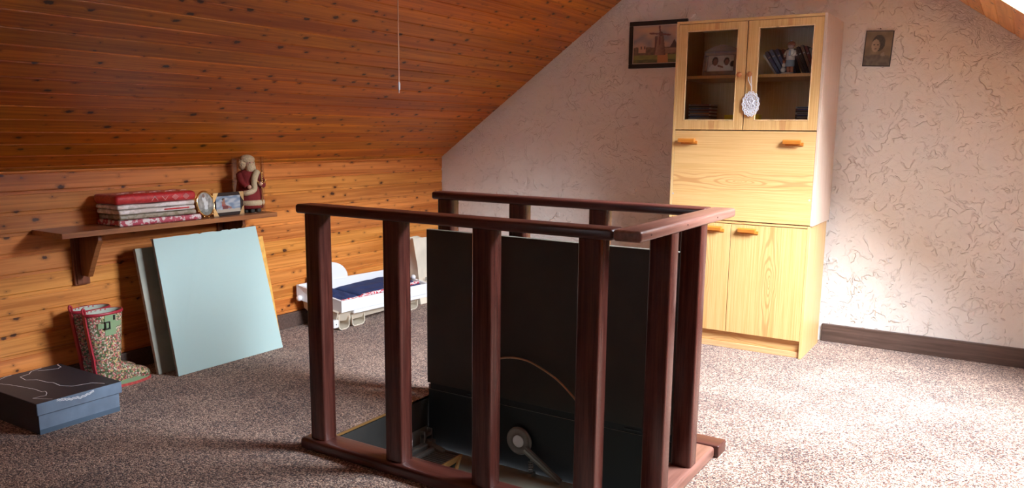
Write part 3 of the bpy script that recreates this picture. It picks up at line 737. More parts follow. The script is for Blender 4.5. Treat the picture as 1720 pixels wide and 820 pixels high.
# rectangular frame with gilt corners
rf = thing('rectangular_frame', 'rectangular photo frame with gold corners standing beside the clear tube', 'picture frame', (-3.790, 3.022, ZS))
R90 = Matrix.Rotation(PI/2, 4, 'Z')
def rfp(o, off=(0, 0, 0)): o.matrix_basis = Matrix.Rotation(math.radians(2), 4, 'Z') @ R90 @ Matrix.Translation((0, 0, .0665)) @ Matrix.Translation(off); return o
rfp(obj('frame_border', frame4(bmesh.new(), .212, .133, .020, .010, .002), MT['buckle'], rf))
for sx in (-1, 1):
    for sz in (-1, 1):
        bm = bmesh.new(); prism(bm, [(sx*.108, -.002, sz*.0662), (sx*.072, -.002, sz*.0662), (sx*.084, -.002, sz*.045), (sx*.096, -.002, sz*.022), (sx*.108, -.002, sz*.012)], (0, .014, 0)); rfp(obj('gold_corner', bm, MT['pin'], rf))
def sit_photo(u, v):
    c = mixc((.16, .22, .30), (.42, .44, .46), nz(u*4+3, v*6, 1)*1.6+.5+.2*(.5-v))
    if v < .20+.06*nz(u*6, 1): c = (.42, .35, .27)
    if (u-.30)**2+((v-.80)*.7)**2 < .0035: c = (.05, .03, .02)
    if (u-.32)**2+((v-.72)*.7)**2 < .002: c = (.33, .15, .09)
    if abs(u-.30-.08*(.68-v)) < .075 and .34 < v < .68: c = (.33, .05, .05) if v < .5 else (.30, .12, .08)
    if abs(v-.42+.65*(u-.36)) < .06 and .34 < u < .62: c = (.30, .11, .07)
    if abs(v-.30) < .10 and .25 < u < .48: c = (.14, .03, .03)
    return c
o = picture('photo', .174, .095, 44, 26, sit_photo, rf, (0, 0, 0), (0, 0, 0)); rfp(o, (0, .0035, 0))
rfp(obj('back_plate', B(-.095, .095, .005, .009, -.056, .056), MT['darkframe'], rf))

# clear tube with a red robed figurine
tb = thing('clear_display_tube', 'clear plastic tube on the right end of the wall shelf', 'tube', (-3.862, 3.228, ZS))
bm = bmesh.new(); rr = .092
lathe(bm, [(rr, .002), (rr, .326)], n=40); bmesh.ops.delete(bm, geom=[f for f in bm.faces if len(f.verts) > 4], context='FACES')
obj('tube_wall', bm, MT['tubeplastic'], tb, smooth=True)
bm = bmesh.new(); tube(bm, [(rr*math.cos(2*PI*k/48), rr*math.sin(2*PI*k/48), .326) for k in range(48)], .0015, 6, True)
obj('tube_rim', bm, MT['tubeplastic'], tb, smooth=True); bm = bmesh.new()
tube(bm, [(rr*math.cos(2*PI*k/48), rr*math.sin(2*PI*k/48), .003) for k in range(48)], .0018, 6, True)
obj('tube_rim', bm, MT['tubeplastic'], tb, smooth=True)
fg = thing('robed_figurine', 'bearded figurine in a red robe with cream fur inside the clear tube', 'figurine', (-3.862, 3.228, ZS))
fg.scale = (1.12, 1.12, 1.06)
bm = bmesh.new(); lathe(bm, [(.030, .022), (.068, .024), (.070, .05), (.066, .09), (.058, .14), (.052, .175), (.056, .20), (.048, .225), (.022, .238), (.018, .25)], n=28, sx=1.0, sy=1.14)
obj('robe', bm, MT['robe'], fg, smooth=True)
bm = bmesh.new(); tube(bm, [(.066*math.cos(2*PI*k/30), .070*math.sin(2*PI*k/30), .055) for k in range(30)], .011, 10, True)
for v in bm.verts: v.co.z = .055+(v.co.z-.055)*1.5
obj('fur_hem', bm, MT['fur'], fg, smooth=True)
bm = bmesh.new(); tube(bm, smooth_path([(.052, .015, .228), (.062, -.01, .20), (.061, -.016, .17), (.064, -.018, .13), (.060, -.05, .115), (.04, -.062, .11)]), [.017]*8+[.015]*13, 10)
obj('fur_front', bm, MT['fur'], fg, smooth=True)
bm = bmesh.new(); tube(bm, smooth_path([(.0, .058, .215), (.025, .066, .175), (.055, .045, .15), (.064, .025, .158)]), .017, 10); obj('sleeve', bm, MT['robe'], fg, smooth=True); bm = bmesh.new()
tube(bm, smooth_path([(.0, -.058, .215), (.025, -.066, .175), (.05, -.052, .15)]), .017, 10)
obj('sleeve', bm, MT['robe'], fg, smooth=True)
for q_ in ((.066, .022, .160), (.06, -.047, .145)): obj('hand', ball(bmesh.new(), q_, .012, u=10, v=8), MT['skin'], fg, smooth=True)
bm = bmesh.new(); ball(bm, (.004, 0, .268), .030, 1, .9, 1.12); ball(bm, (.034, 0, .266), .006, u=8, v=6); obj('head', bm, MT['skin'], fg, smooth=True)
bm = bmesh.new(); ball(bm, (.022, 0, .243), .030, .8, 1, 1.2); ball(bm, (-.006, 0, .292), .040, 1, 1.05, .70); ball(bm, (-.012, -.022, .268), .028, 1, 1, 1.3); ball(bm, (-.012, .022, .268), .028, 1, 1, 1.3)
obj('beard_and_fur_hood', bm, MT['fur'], fg, smooth=True)
bm = bmesh.new(); ball(bm, (.030, -.011, .276), .003, u=8, v=6); ball(bm, (.030, .011, .276), .003, u=8, v=6); obj('eye', bm, MT['boots'], fg)
bm = B(.02, .055, .008, .034, 0, .024, .008); box(bm, .02, .055, -.034, -.008, 0, .024, .008); box(bm, -.05, .03, -.05, .05, 0, .022, .008); obj('boots', bm, MT['boots'], fg)
bm = bmesh.new()
for k in range(16):
    t = k/15; ball(bm, (.068-.01*t*t, .0+.068*t*.9, .178-.022*math.sin(t*PI)), .0045, u=8, v=6)
tube(bm, [(.069, .028, .03), (.069, .028, .31)], .0035, 8)
for k in range(7): ball(bm, (.072, .028, .16+.012*k), .006, u=8, v=6)
obj('gold_staff_and_beads', bm, MT['gold'], fg, smooth=True)

# ------------------------------------------------------------------ panels leaning on the left wall
def slab(name, bl, br, tr, tl, th, m, label, edge=None, rough_top=False, cat='board'):
    P_ = [Vector(p) for p in (bl, br, tr, tl)]; nrm = (P_[1]-P_[0]).cross(P_[3]-P_[0]).normalized()
    if nrm.x > 0: nrm = -nrm
    c = (P_[0]+P_[1])/2
    bm = bmesh.new()
    if rough_top:
        top = []; n_ = 40
        for k in range(n_+1):
            t = k/n_; q = P_[2].lerp(P_[3], t); q.z += -.004*max(0, nz(t*11, 2, 1))*2-(.004 if nz(t*23, 7) > .25 else 0); top.append(q)
        pts = [P_[0], P_[1]]+top
    else: pts = P_
    prism(bm, [p-c for p in pts], nrm*th)
    low = min(v.co.z for v in bm.verts)
    o = obj(name, bm, m, None, (c.x, c.y, c.z-low)); tag(o, label, cat)
    if edge:
        bm = bmesh.new(); e = (P_[1]-P_[0]).normalized()*.0008; a, d = P_[0]-c, P_[3]-c
        prism(bm, [a-e+nrm*.003, d-e+nrm*.003, d-e+nrm*(th-.002), a-e+nrm*(th-.002)], e)
        obj('raw_edge', bm, edge, o)
    return o
slab('painted_sheet', (-3.648, 2.538, 0), (-3.640, 3.246, 0), (-3.779, 3.196, .728), (-3.783, 2.530, .722), .017, MT['blue'], 'large pale blue painted sheet of board leaning foremost beneath the wall shelf', MT['chip'], True)
slab('yellow_sheet', (-3.673, 2.70, 0), (-3.664, 3.262, 0), (-3.826, 3.286, .655), (-3.834, 2.72, .655), .010, MT['yellow'], 'yellow sheet of board showing as a strip right behind the pale blue one')
slab('grey_sheet', (-3.762, 2.500, 0), (-3.756, 2.98, 0), (-3.862, 2.95, .668), (-3.866, 2.478, .668), .020, MT['greyboard'], 'narrow grey-green sheet of board showing left behind the pale blue one', MT['chip'])

# ------------------------------------------------------------------ rubber boots
def boot(x, y, rz, label):
    t = thing('rubber_boot', label, 'boot', (x, y, 0), (0, 0, rz), 'flowery rubber boots')
    # rings along the boot: centre y, z, tilt, half length in plane, half width; toe towards +Y
    R_ = [(.000, .398, 0, .100, .058), (.000, .34, 0, .094, .056), (.002, .28, 0, .087, .053), (.004, .22, 0, .080, .049), (.006, .165, 2, .073, .045),
          (.004, .125, 10, .070, .044), (.010, .092, 28, .074, .044), (.040, .070, 52, .072, .044), (.080, .058, 70, .058, .046), (.120, .051, 80, .047, .049), (.160, .045, 86, .040, .051), (.195, .040, 92, .034, .047), (.218, .036, 98, .026, .036), (.228, .034, 100, .014, .022)]
    bm = bmesh.new(); rings = []
    for cy, cz, tl, a, b in R_:
        th = math.radians(tl); n_ = 24
        rings.append([bm.verts.new((b*math.sin(2*PI*k/n_), cy+a*math.cos(2*PI*k/n_)*math.cos(th), max(.016, cz+a*math.cos(2*PI*k/n_)*math.sin(th)))) for k in range(n_)])
    skin(bm, rings, False); bm.faces.new(rings[-1])
    body = obj('boot_upper', bm, MT['floral'], t, smooth=60)
    # lining just inside
    bm = bmesh.new(); rings = [ring(bm, (0, cy, cz), (b*.94, 0, 0), (0, a*.96, 0), 24) for cy, cz, tl, a, b in [(0, .399, 0, .1, .058), (0, .34, 0, .094, .056), (.004, .22, 0, .080, .049)]]
    skin(bm, rings, False); bm.faces.new(rings[-1]); obj('lining', bm, MT['greenpale'], t, smooth=True)
    bm = bmesh.new(); tube(bm, [(.058*math.sin(2*PI*k/32), .100*math.cos(2*PI*k/32), .396) for k in range(32)], .0040, 8, True)
    for v in bm.verts: v.co.z = .394+(v.co.z-.396)*2
    obj('top_binding', bm, MT['red'], t, smooth=True)
    # red back seam with pull tab
    bm = bmesh.new(); sp = [(-.100, .40), (-.095, .34), (-.087, .28), (-.079, .22), (-.070, .165), (-.068, .125), (-.060, .08), (-.058, .03)]
    for (a, b) in zip(sp[:-1], sp[1:]): prism(bm, [(-.011, a[0]-.0035, a[1]), (.011, a[0]-.0035, a[1]), (.011, b[0]-.0035, b[1]), (-.011, b[0]-.0035, b[1])], (0, .010, 0))
    obj('back_seam', bm, MT['red'], t)
    bm = bmesh.new(); tube(bm, smooth_path([(0, -.098, .39), (0, -.108, .415), (0, -.103, .428), (0, -.094, .418), (0, -.092, .40)]), .005, 8); obj('pull_loop', bm, MT['red'], t, smooth=True)
    # sage yoke with buckle on the outer side (+X)
    def wrap(bm, y0, y1, z0, z1, off, r_=.004):
        n_ = 8; front = []; back = []
        def P(yy, zz_):
            a = .08+(zz_-.22)/(.398-.22)*.02; b = .049+(zz_-.22)/(.398-.22)*.009
            s = max(0, 1-((yy)/a)**2)**.5; return Vector((b*s+off, yy, zz_))
        g_ = [[bm.verts.new(P(y0+(y1-y0)*i/n_, z0+(z1-z0)*j/3)) for i in range(n_+1)] for j in range(4)]
        for j in range(3):
            for i in range(n_): bm.faces.new((g_[j][i], g_[j][i+1], g_[j+1][i+1], g_[j+1][i]))
        r = bmesh.ops.extrude_face_region(bm, geom=bm.faces[:])
        for q in r['geom']:
            if isinstance(q, bmesh.types.BMVert): q.co.x -= .003
        return bm
    obj('yoke_patch', wrap(bmesh.new(), -.030, .030, .285, .388, .0025), MT['green'], t)
    st = obj('strap', wrap(bmesh.new(), -.062, .062, .325, .350, .005), MT['green'], t)
    for z0, z1, y0, y1 in ((.318, .357, -.034, -.029), (.318, .357, -.012, -.007), (.318, .323, -.029, -.012), (.352, .357, -.029, -.012)):
        obj('buckle_bar', B(.056, .0635, y0, y1, z0, z1), MT['buckle'], t)
    obj('strap_keeper', B(.055, .0635, .014, .021, .360, .384), MT['buckle'], t)
    # sole: rand and ridged outsole
    def outline(s=1.0, n_=36):
        pts = []
        for k in range(n_):
            a = 2*PI*k/n_; yy = .080+.158*math.cos(a)*1.0; f_ = .046+.010*math.cos(a); waist = 1-.16*math.exp(-((yy-.045)/.05)**2)
            pts.append((f_*waist*s*math.sin(a)*(1 if abs(math.sin(a)) > .0 else 1), yy if abs(math.cos(a)) < 1 else yy))
        return pts
    bm = bmesh.new(); prism(bm, [(x_, y_, .014) for x_, y_ in outline(1.04)], (0, 0, .022)); obj('rand', bm, MT['green'], t, smooth=50)
    bm = bmesh.new(); prism(bm, [(x_*(1.10 if k % 2 else 1.04), .08+(y_-.08)*(1.03 if k % 2 else 1.01), 0) for k, (x_, y_) in enumerate(outline(1.0, 72))], (0, 0, .014)); obj('sole', bm, MT['coral'], t)
    return t
boot(-3.770, 2.222, math.radians(4), 'nearer flowery rubber boot with sage buckle beside the dark box')
boot(-3.890, 2.228, math.radians(2), 'farther flowery rubber boot standing behind its mate at the wall')

# ------------------------------------------------------------------ shoebox
sb = thing('shoebox', 'dark blue-grey shoebox with white line print on its lid', 'box', (-3.66, 1.883, 0), (0, 0, 0))
def sbp(name, bm, m): return obj(name, bm, MT[m], sb, (3.66, -1.883, 0))
bm = B(-3.912, -3.420, 1.702, 2.064, .0, .108)
o = sbp('box_body', bm, 'boxside')
sbp('lower_band', B(-3.4205, -3.4192, 1.7025, 2.0635, 0.001, .022), 'boxdark')
o = sbp('box_side', B(-3.911, -3.4215, 1.7008, 1.7022, .001, .107), 'boxtop')
lidb = sbp('lid', B(-3.922, -3.410, 1.693, 2.074, .088, .140, .0015, 1), 'boxside')
obj('lid_top', B(-3.922, -3.4115, 1.694, 2.073, .1402, .1412), MT['boxtop'], lidb)
obj('lid_side', B(-3.921, -3.4115, 1.6915, 1.6929, .089, .1405), MT['boxtop'], lidb)
LN = dict(A=[(-3.895, 1.783), (-3.912, 1.815), (-3.920, 1.845)],
 B=[(-3.920, 1.984), (-3.902, 1.926), (-3.87, 1.901), (-3.857, 1.853), (-3.789, 1.842), (-3.751, 1.874), (-3.678, 1.879), (-3.646, 1.892), (-3.581, 1.885), (-3.526, 1.909), (-3.498, 1.989), (-3.443, 2.013)],
 C=[(-3.889, 1.952), (-3.871, 1.973), (-3.846, 2.024), (-3.86, 2.045), (-3.912, 2.056), (-3.918, 2.066)],
 D=[(-3.826, 1.749), (-3.773, 1.767), (-3.702, 1.781), (-3.62, 1.795), (-3.556, 1.793), (-3.557, 1.805), (-3.527, 1.798), (-3.492, 1.777), (-3.499, 1.755), (-3.501, 1.724), (-3.423, 1.766)])
for k, pl in LN.items():
    bm = bmesh.new(); pl = [(a, b) for a, b in pl]
    q = []
    for a, b in zip(pl[:-1], pl[1:]):
        n_ = max(2, int(math.hypot(a[0]-b[0], a[1]-b[1])/.008))
        for i in range(n_): t = i/n_; q.append((a[0]+(b[0]-a[0])*t+random.uniform(-.0012, .0012), a[1]+(b[1]-a[1])*t+random.uniform(-.0012, .0012)))
    q.append(pl[-1]); 
    for a, b in zip(q[:-1], q[1:]):
        d = Vector((b[0]-a[0], b[1]-a[1], 0)).normalized()*.0004; w = Vector((-d.y, d.x, 0)).normalized()*.0017
        A, B_ = Vector((a[0], a[1], .14135))-d, Vector((b[0], b[1], .14135))+d
        prism(bm, [A-w, B_-w, B_+w, A+w], (0, 0, .0002))
    o = obj('printed_line', bm, MT['whiteink'], lidb)
bm = bmesh.new(); q = [(1.777, .138), (1.795, .1355), (1.808, .134), (1.822, .130), (1.842, .126), (1.861, .127), (1.88, .121), (1.905, .126), (1.925, .130), (1.952, .138)]
for off in (0, -.006):
    qq = []
    for a, b in zip(q[:-1], q[1:]):
        for i in range(3): t = i/3; qq.append((a[0]+(b[0]-a[0])*t, a[1]+(b[1]-a[1])*t+off+(.0022 if i % 2 else -.0012)))
    for a, b in zip(qq[:-1], qq[1:]):
        A, B_ = Vector((-3.4098, a[0], a[1])), Vector((-3.4098, b[0], b[1])); d = (B_-A).normalized(); w = Vector((0, -d.z, d.y))*.0012
        prism(bm, [A-w, B_-w, B_+w, A+w], (.0003, 0, 0))
obj('printed_line', bm, MT['whiteink'], lidb)

# ------------------------------------------------------------------ white plastic tray with padded insert
tr_ = thing('changing_tray', 'white plastic tray frame with navy padding on the floor behind the railing', 'tray', (-3.78, 4.2, 0))
def tp(name, bm, m, **k): return obj(name, bm, MT[m], tr_, (3.78, -4.2, 0), **k)
def qslab(bm, a, b, h, th, dirx):
    """upright strip from a to b (tops), height h, thickness th towards dirx"""
    a, b = Vector(a), Vector(b); prism(bm, [a, b, b-Vector((0, 0, h)), a-Vector((0, 0, h))], (th*dirx, 0, 0)); return bm
bm = qslab(bmesh.new(), (-3.612, 3.722, .203), (-3.600, 4.62, .185), .075, .022, -1)
bmesh.ops.bevel(bm, geom=bm.edges[:], offset=.004, segments=2, affect='EDGES')
tp('side_rail', bm, 'whiteplastic')
bm = qslab(bmesh.new(), (-3.618, 3.84, .128), (-3.606, 4.62, .112), .028, .03, -1)
bmesh.ops.bevel(bm, geom=bm.edges[:], offset=.004, segments=2, affect='EDGES'); tp('rail_lip', bm, 'whiteplastic')
bm = qslab(bmesh.new(), (-3.935, 3.665, .288), (-3.935, 4.64, .262), .090, .020, -1)
bmesh.ops.bevel(bm, geom=bm.edges[:], offset=.004, segments=2, affect='EDGES'); tp('side_rail', bm, 'whiteplastic')
bm = bmesh.new(); prism(bm, [(-3.955, 3.66, .285), (-3.612, 3.72, .203), (-3.612, 3.72, .128), (-3.80, 3.70, .15), (-3.955, 3.66, .19)], (0, .018, 0)); tp('end_rail', bm, 'whiteplastic')
bm = bmesh.new(); prism(bm, [(-3.955, 4.60, .25), (-3.61, 4.60, .185), (-3.61, 4.60, .11), (-3.955, 4.60, .16)], (0, .018, 0)); tp('end_rail', bm, 'whiteplastic')
bm = bmesh.new(); ball(bm, (-3.925, 3.652, .200), .020, u=14, v=10); tp('knob', bm, 'whiteplastic', smooth=True)
bm = bmesh.new(); ball(bm, (-3.72, 4.585, .225), .018, u=14, v=10); tp('knob', bm, 'whiteplastic', smooth=True)
# half-round headboard
bm = bmesh.new(); pts = [(-3.940, 3.945+.185*math.cos(PI*k/24), .262+.135*math.sin(PI*k/24)) for k in range(25)]; prism(bm, pts, (-.016, 0, 0))
bmesh.ops.bevel(bm, geom=[e for e in bm.edges if abs(e.verts[0].co.x-e.verts[1].co.x) < .001 and e.calc_length() < .05], offset=.003, segments=2, affect='EDGES'); tp('half_round_board', bm, 'whiteplastic', smooth=40)
# bottom shell, tapering, with U feet
bm = bmesh.new()
def q4(y, zt0, zt1, zb, xb0, xb1): return [bm.verts.new(p) for p in ((-3.945, y, zt0), (-3.632, y, zt1), (xb1, y, zb), (xb0, y, zb))]
skin(bm, [q4(3.70, .19, .128, .125, -3.93, -3.70), q4(3.735, .19, .14, .06, -3.86, -3.68), q4(3.86, .19, .13, .045, -3.84, -3.68), q4(4.58, .17, .11, .045, -3.84, -3.68)])
tp('tray_shell', bm, 'creamplastic')
def ufoot(y0, y1, x0, x1, zt, t_=.007):
    n_ = 12; o_ = []; i_ = []
    r_ = .03
    def path(e):
        p = [(y0+e, zt)]
        for k in range(n_+1): a = PI+PI/2*k/n_; p.append((y0+r_+(r_-e)*math.cos(a), r_+(r_-e)*math.sin(a)))
        for k in range(n_+1): a = 1.5*PI+PI/2*k/n_; p.append((y1-r_+(r_-e)*math.cos(a), r_+(r_-e)*math.sin(a)))
        p.append((y1-e, zt)); return p
    a, b = path(0), path(t_); bm = bmesh.new()
    prism(bm, [(x1, y, z) for y, z in a+b[::-1]], (x0-x1, 0, 0)); return bm
tp('foot', ufoot(3.735, 3.835, -3.74, -3.655, .125), 'creamplastic'); tp('foot', ufoot(3.865, 3.99, -3.76, -3.66, .125), 'creamplastic')
tp('foot', ufoot(4.45, 4.56, -3.76, -3.66, .115), 'creamplastic')
tp('foot_lug', B(-3.700, -3.654, 3.690, 3.735, .022, .075, .006), 'whiteplastic')
tp('screw', cyl(bmesh.new(), (-3.654, 3.712, .046), (-3.6525, 3.712, .046), .004, n=8), 'nail')
# cushion
def pillow(x0, x1, y0, y1, zf, nx=16, ny=26, th=.05, seed=0):
    bm = bmesh.new(); G = []
    for s in (1, -1):
        g_ = []
        for j in range(ny+1):
            r_ = []
            for i in range(nx+1):
                u, v = i/nx, j/ny; e = (max(0, 1-(2*u-1)**6)*max(0, 1-(2*v-1)**8))**.5
                r_.append(bm.verts.new((x0+(x1-x0)*u, y0+(y1-y0)*v, zf(u, v)+s*th/2*e+(nz(u*5+seed, v*8, 1, seed)*.010*e if s > 0 else 0))))
            g_.append(r_)
        G.append(g_)
        for j in range(ny):
            for i in range(nx): bm.faces.new((g_[j][i], g_[j][i+1], g_[j+1][i+1], g_[j+1][i]))
    bmesh.ops.remove_doubles(bm, verts=bm.verts, dist=.0005); return bm
zf = lambda u, v: .202-.030*u+.01*math.cos(v*9)
tp('cushion', pillow(-3.932, -3.648, 3.742, 3.96, zf, seed=2), 'navy', smooth=True)
tp('cushion', pillow(-3.932, -3.648, 3.965, 4.585, lambda u, v: .208-.028*u, seed=5), 'navy', smooth=True)
bm = bmesh.new(); tube(bm, [(-3.652+.003*nz(k, 3), 3.76+k*.0205, .190+.005*nz(k*.9, 1, 1)+(0 if k < 10 else .008)) for k in range(40)], [.012+.003*nz(k*.7, 9) for k in range(40)], 8)
tp('patterned_trim', bm, 'redwhite', smooth=True)

# ------------------------------------------------------------------ paper bag
bg = thing('paper_bag', 'cream paper carrier bag standing between the plank wall and the hatch lid', 'bag', (-3.80, 4.83, 0))
bm = bmesh.new(); nz_ = 14; rings = []
for k in range(nz_+1):
    t = k/nz_; z_ = .002+.492*t; w = .165+.004*math.sin(t*9); d = .085*(1-.45*t*t); r_ = []
    for (sx, sy, n_) in ((1, -1, 8), (1, 1, 5), (-1, 1, 8), (-1, -1, 5)):
        nxt = {(1, -1): (1, 1), (1, 1): (-1, 1), (-1, 1): (-1, -1), (-1, -1): (1, -1)}[(sx, sy)]
        for i in range(n_):
            f_ = i/n_; a = sx+(nxt[0]-sx)*f_; b = sy+(nxt[1]-sy)*f_
            x_ = a*d+.009*nz(b*2, t*5, 1, 4); y_ = b*w
            if abs(b) > .99: y_ -= b*.05*t*t*(1-abs(a))            # gusset folds in
            x_ -= .03*t
            r_.append(bm.verts.new((x_, y_, z_-(.055*max(0, b) if k == nz_ else 0)*1.0)))
    rings.append(r_)
skin(bm, rings, False); bm.faces.new(rings[0][::-1])
obj('bag_body', bm, MT['bag'], bg, smooth=25)
def text(name, s, size, m, parent, mw, ext=.0004, font=None):
    cu = bpy.data.curves.new(name, 'FONT'); cu.body = s; cu.size = size; cu.extrude = ext; cu.align_x = 'LEFT'
    tmp = bpy.data.objects.new(name, cu); COL.objects.link(tmp)
    bpy.context.view_layer.update(); dg = bpy.context.evaluated_depsgraph_get()
    me = bpy.data.meshes.new_from_object(tmp.evaluated_get(dg)); bpy.data.objects.remove(tmp)
    me.materials.clear(); me.materials.append(m)
    o = bpy.data.objects.new(name, me); COL.objects.link(o); o.parent = parent; o.matrix_basis = mw; return o
R_face = Matrix(((0, 0, 1, 0), (1, 0, 0, 0), (0, 1, 0, 0), (0, 0, 0, 1)))    # text X -> +Y, text Y -> +Z, faces +X
text('printed_letters', 'RI', .040, MT['ink'], bg, Matrix.Translation((.0915, -.119, .176)) @ R_face)

# ------------------------------------------------------------------ pictures on the stuccoed wall
wp = thing('windmill_picture', 'framed windmill landscape hanging left of the pine cabinet', 'picture', (-2.152, YG-.022, 1.890), (0, math.radians(0), 0))
obj('frame', frame4(bmesh.new(), .417, .312, .030, .020, .004), MT['darkframe'], wp)
obj('mount', frame4(bmesh.new(), .362, .257, .007, .004, .0008), MT['mount'], wp, (0, .003, 0))
def windmill(u, v):
    sky = mixc((.33, .23, .17), (.16, .16, .17), nz(u*4, v*4, 1, 2)*1.3+.35*v+.25)
    sky = mixc(sky, (.40, .24, .14), max(0, nz(u*3+5, v*5, 1, 4))*1.1)
    c = sky
    if v < .42+.04*nz(u*8, 1): c = mixc((.06, .05, .035), (.13, .08, .05), nz(u*14, v*12)+.5)
    if v < .22: c = mixc((.11, .12, .04), (.16, .17, .05), nz(u*9, v*20)+.5)
    if v < .10: c = mixc((.05, .06, .03), (.10, .10, .04), nz(u*9, v*20)+.5)
    if .50 < u < .72 and v < .24 and abs(u-.60) < .11+.1*(.24-v): c = (.30, .15, .06)
    if .60 < u < .95 and .25 < v < .40: c = mixc((.14, .09, .06), (.24, .15, .10), nz(u*9, v*9)+.4)
    if .76 < u < .92 and v > .40 and v < .40+.22*(1-abs(u-.84)/.09): c = (.05, .035, .03)
    if .10 < u < .26 and .28 < v < .46: c = (.34, .21, .14) if (v < .38 or int(u*40) % 3) else (.08, .05, .04)
    if .44 < u < .50+.0*v and .20 < v < .72: c = (.10, .05, .04)
    wid = .055+.055*(1-(v-.2)/.55)
    if abs(u-.56) < wid and .20 < v < .76: c = mixc((.22, .14, .10), (.09, .05, .04), (u-.56+wid)/(2*wid)+.2*nz(u*20, v*20))
    if (u-.56)**2+((v-.78)*.8)**2 < .0022: c = (.07, .04, .035)
    for ang in (95, 175, 268, 352):
        a = math.radians(ang); dx_, dy_ = (u-.545), (v-.775)*.75
        l = dx_*math.cos(a)+dy_*math.sin(a); w = abs(-dx_*math.sin(a)+dy_*math.cos(a))
        if 0 < l < .22 and w < .009+(.008 if l > .05 else 0): c = (.12, .05, .045)
    return tuple(x*1.7 for x in c)
picture('painting', .350, .245, 110, 80, windmill, wp, (0, .006, 0), (0, 0, 0))
obj('back_plate', B(-.19, .19, .010, .014, -.14, .14), MT['darkframe'], wp)
pp_ = thing('portrait_photograph', 'small sepia portrait in a thin black frame right of the pine cabinet', 'picture', (-.769, YG-.014, 1.803), (0, math.radians(2.6), 0))
obj('frame', frame4(bmesh.new(), .152, .205, .0045, .012, .001), MT['darkframe'], pp_)
def portrait(u, v):
    c = mixc((.24, .165, .09), (.17, .115, .06), nz(u*4, v*4, 1, 8)+.5)
    if v < .33-.25*(u-.5)**2: c = mixc((.155, .115, .075), (.09, .065, .045), nz(u*8, v*10)+.4)
    hx, hy = (u-.50)/.25, (v-.66)/.24
    if hx*hx+hy*hy < 1: c = mixc((.07, .05, .03), (.035, .025, .016), nz(u*20, v*20)+.5)
    fx, fy = (u-.40)/.155, (v-.58)/.19
    if fx*fx+fy*fy < 1: c = mixc((.42, .29, .18), (.24, .16, .10), (u-.30)*3)
    for ex_ in (.34, .47):
        if ((u-ex_)/.035)**2+((v-.61)/.022)**2 < 1: c = (.07, .05, .03)
    if ((u-.40)/.05)**2+((v-.49)/.013)**2 < 1: c = (.15, .09, .06)
    if ((u-.40)/.022)**2+((v-.55)/.02)**2 < 1: c = (.33, .22, .14)
    if ((u-.70)/.09)**2+((v-.33)/.06)**2 < 1+nz(u*20, v*20): c = (.26, .20, .14)
    return c
picture('photo', .143, .196, 44, 60, portrait, pp_, (0, .002, 0), (0, 0, 0))
obj('back_plate', B(-.074, .074, .004, .010, -.10, .10), MT['darkframe'], pp_)
obj('nail', cyl(bmesh.new(), (0, .012, .113), (0, -.004, .113), .003, n=8), MT['nail'], pp_)

# ------------------------------------------------------------------ pine cabinet
CX0, CX1, CY0, CY1 = -1.816, -.956, 4.755, 5.215
cb = thing('pine_cabinet', 'tall light pine cabinet with glazed upper doors and a drop flap', 'cabinet', (-1.386, 4.98, 0))
CO = (1.386, -4.98, 0)
def cp(name, x0, x1, y0, y1, z0, z1, m, bev=.0012, parent=None):
    cx, cy, cz = (x0+x1)/2, (y0+y1)/2, (z0+z1)/2
    o = obj(name, B(x0-cx, x1-cx, y0-cy, y1-cy, z0-cz, z1-cz, bev, 1), MT[m], parent or cb)
    if parent is None: o.location = (cx+CO[0], cy+CO[1], cz)
    else: o.location = Vector((cx, cy, cz))-Vector(parent['c'])
    o['c'] = (cx, cy, cz); return o
th = .016; G_ = -.030
# upper carcass
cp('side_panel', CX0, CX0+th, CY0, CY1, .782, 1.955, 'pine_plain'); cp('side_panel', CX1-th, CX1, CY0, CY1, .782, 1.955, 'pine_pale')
cp('top_panel', CX0+th, CX1-th, CY0+.001, CY1, 1.939, 1.955, 'pine_plain'); cp('divider_panel', CX0+th, CX1-th, CY0+.020, CY1, 1.352, 1.368, 'pine_in')
cp('bottom_panel', CX0+th, CX1-th, CY0+.020, CY1, .782, .798, 'pine_in')
cp('back_panel', CX0+th, CX1-th, CY1-.008, CY1-.002, .80, 1.938, 'pine_in')
cp('shelf', CX0+th+.001, CX1-th-.001, CY0+.030, CY1-.010, 1.620, 1.638, 'pine_v')
# flap
fl = cp('flap', CX0+th+.001, CX1-th-.001, CY0, CY0+.018, .786, 1.314, 'pine_h')
def handle(x0, x1, z0, parent):
    c = Vector(parent['c'])
    h = obj('handle', B(x0+.010, x1, CY0-.006, CY0, z0-.014, z0+.006, .0015, 1), MT['orangewood'], parent, -c)
    bm = bmesh.new(); prism(bm, [(x0, CY0-.004, z0+.002), (x0, CY0-.030, z0-.004), (x0, CY0-.034, z0+.014), (x0, CY0-.028, z0+.020), (x0, CY0-.004, z0+.020)], (x1-x0-.014, 0, 0))
    obj('grip', bm, MT['orangewood'], h)
handle(-1.768, -1.655, 1.247, fl); handle(-1.147, -1.036, 1.247, fl)
for x in (-1.800+.004, -.984): obj('cover_cap', cyl(bmesh.new(), (x, CY0-.0015, .930), (x, CY0, .930), .006, n=12), MT['mount'], fl, -Vector(fl['c']))
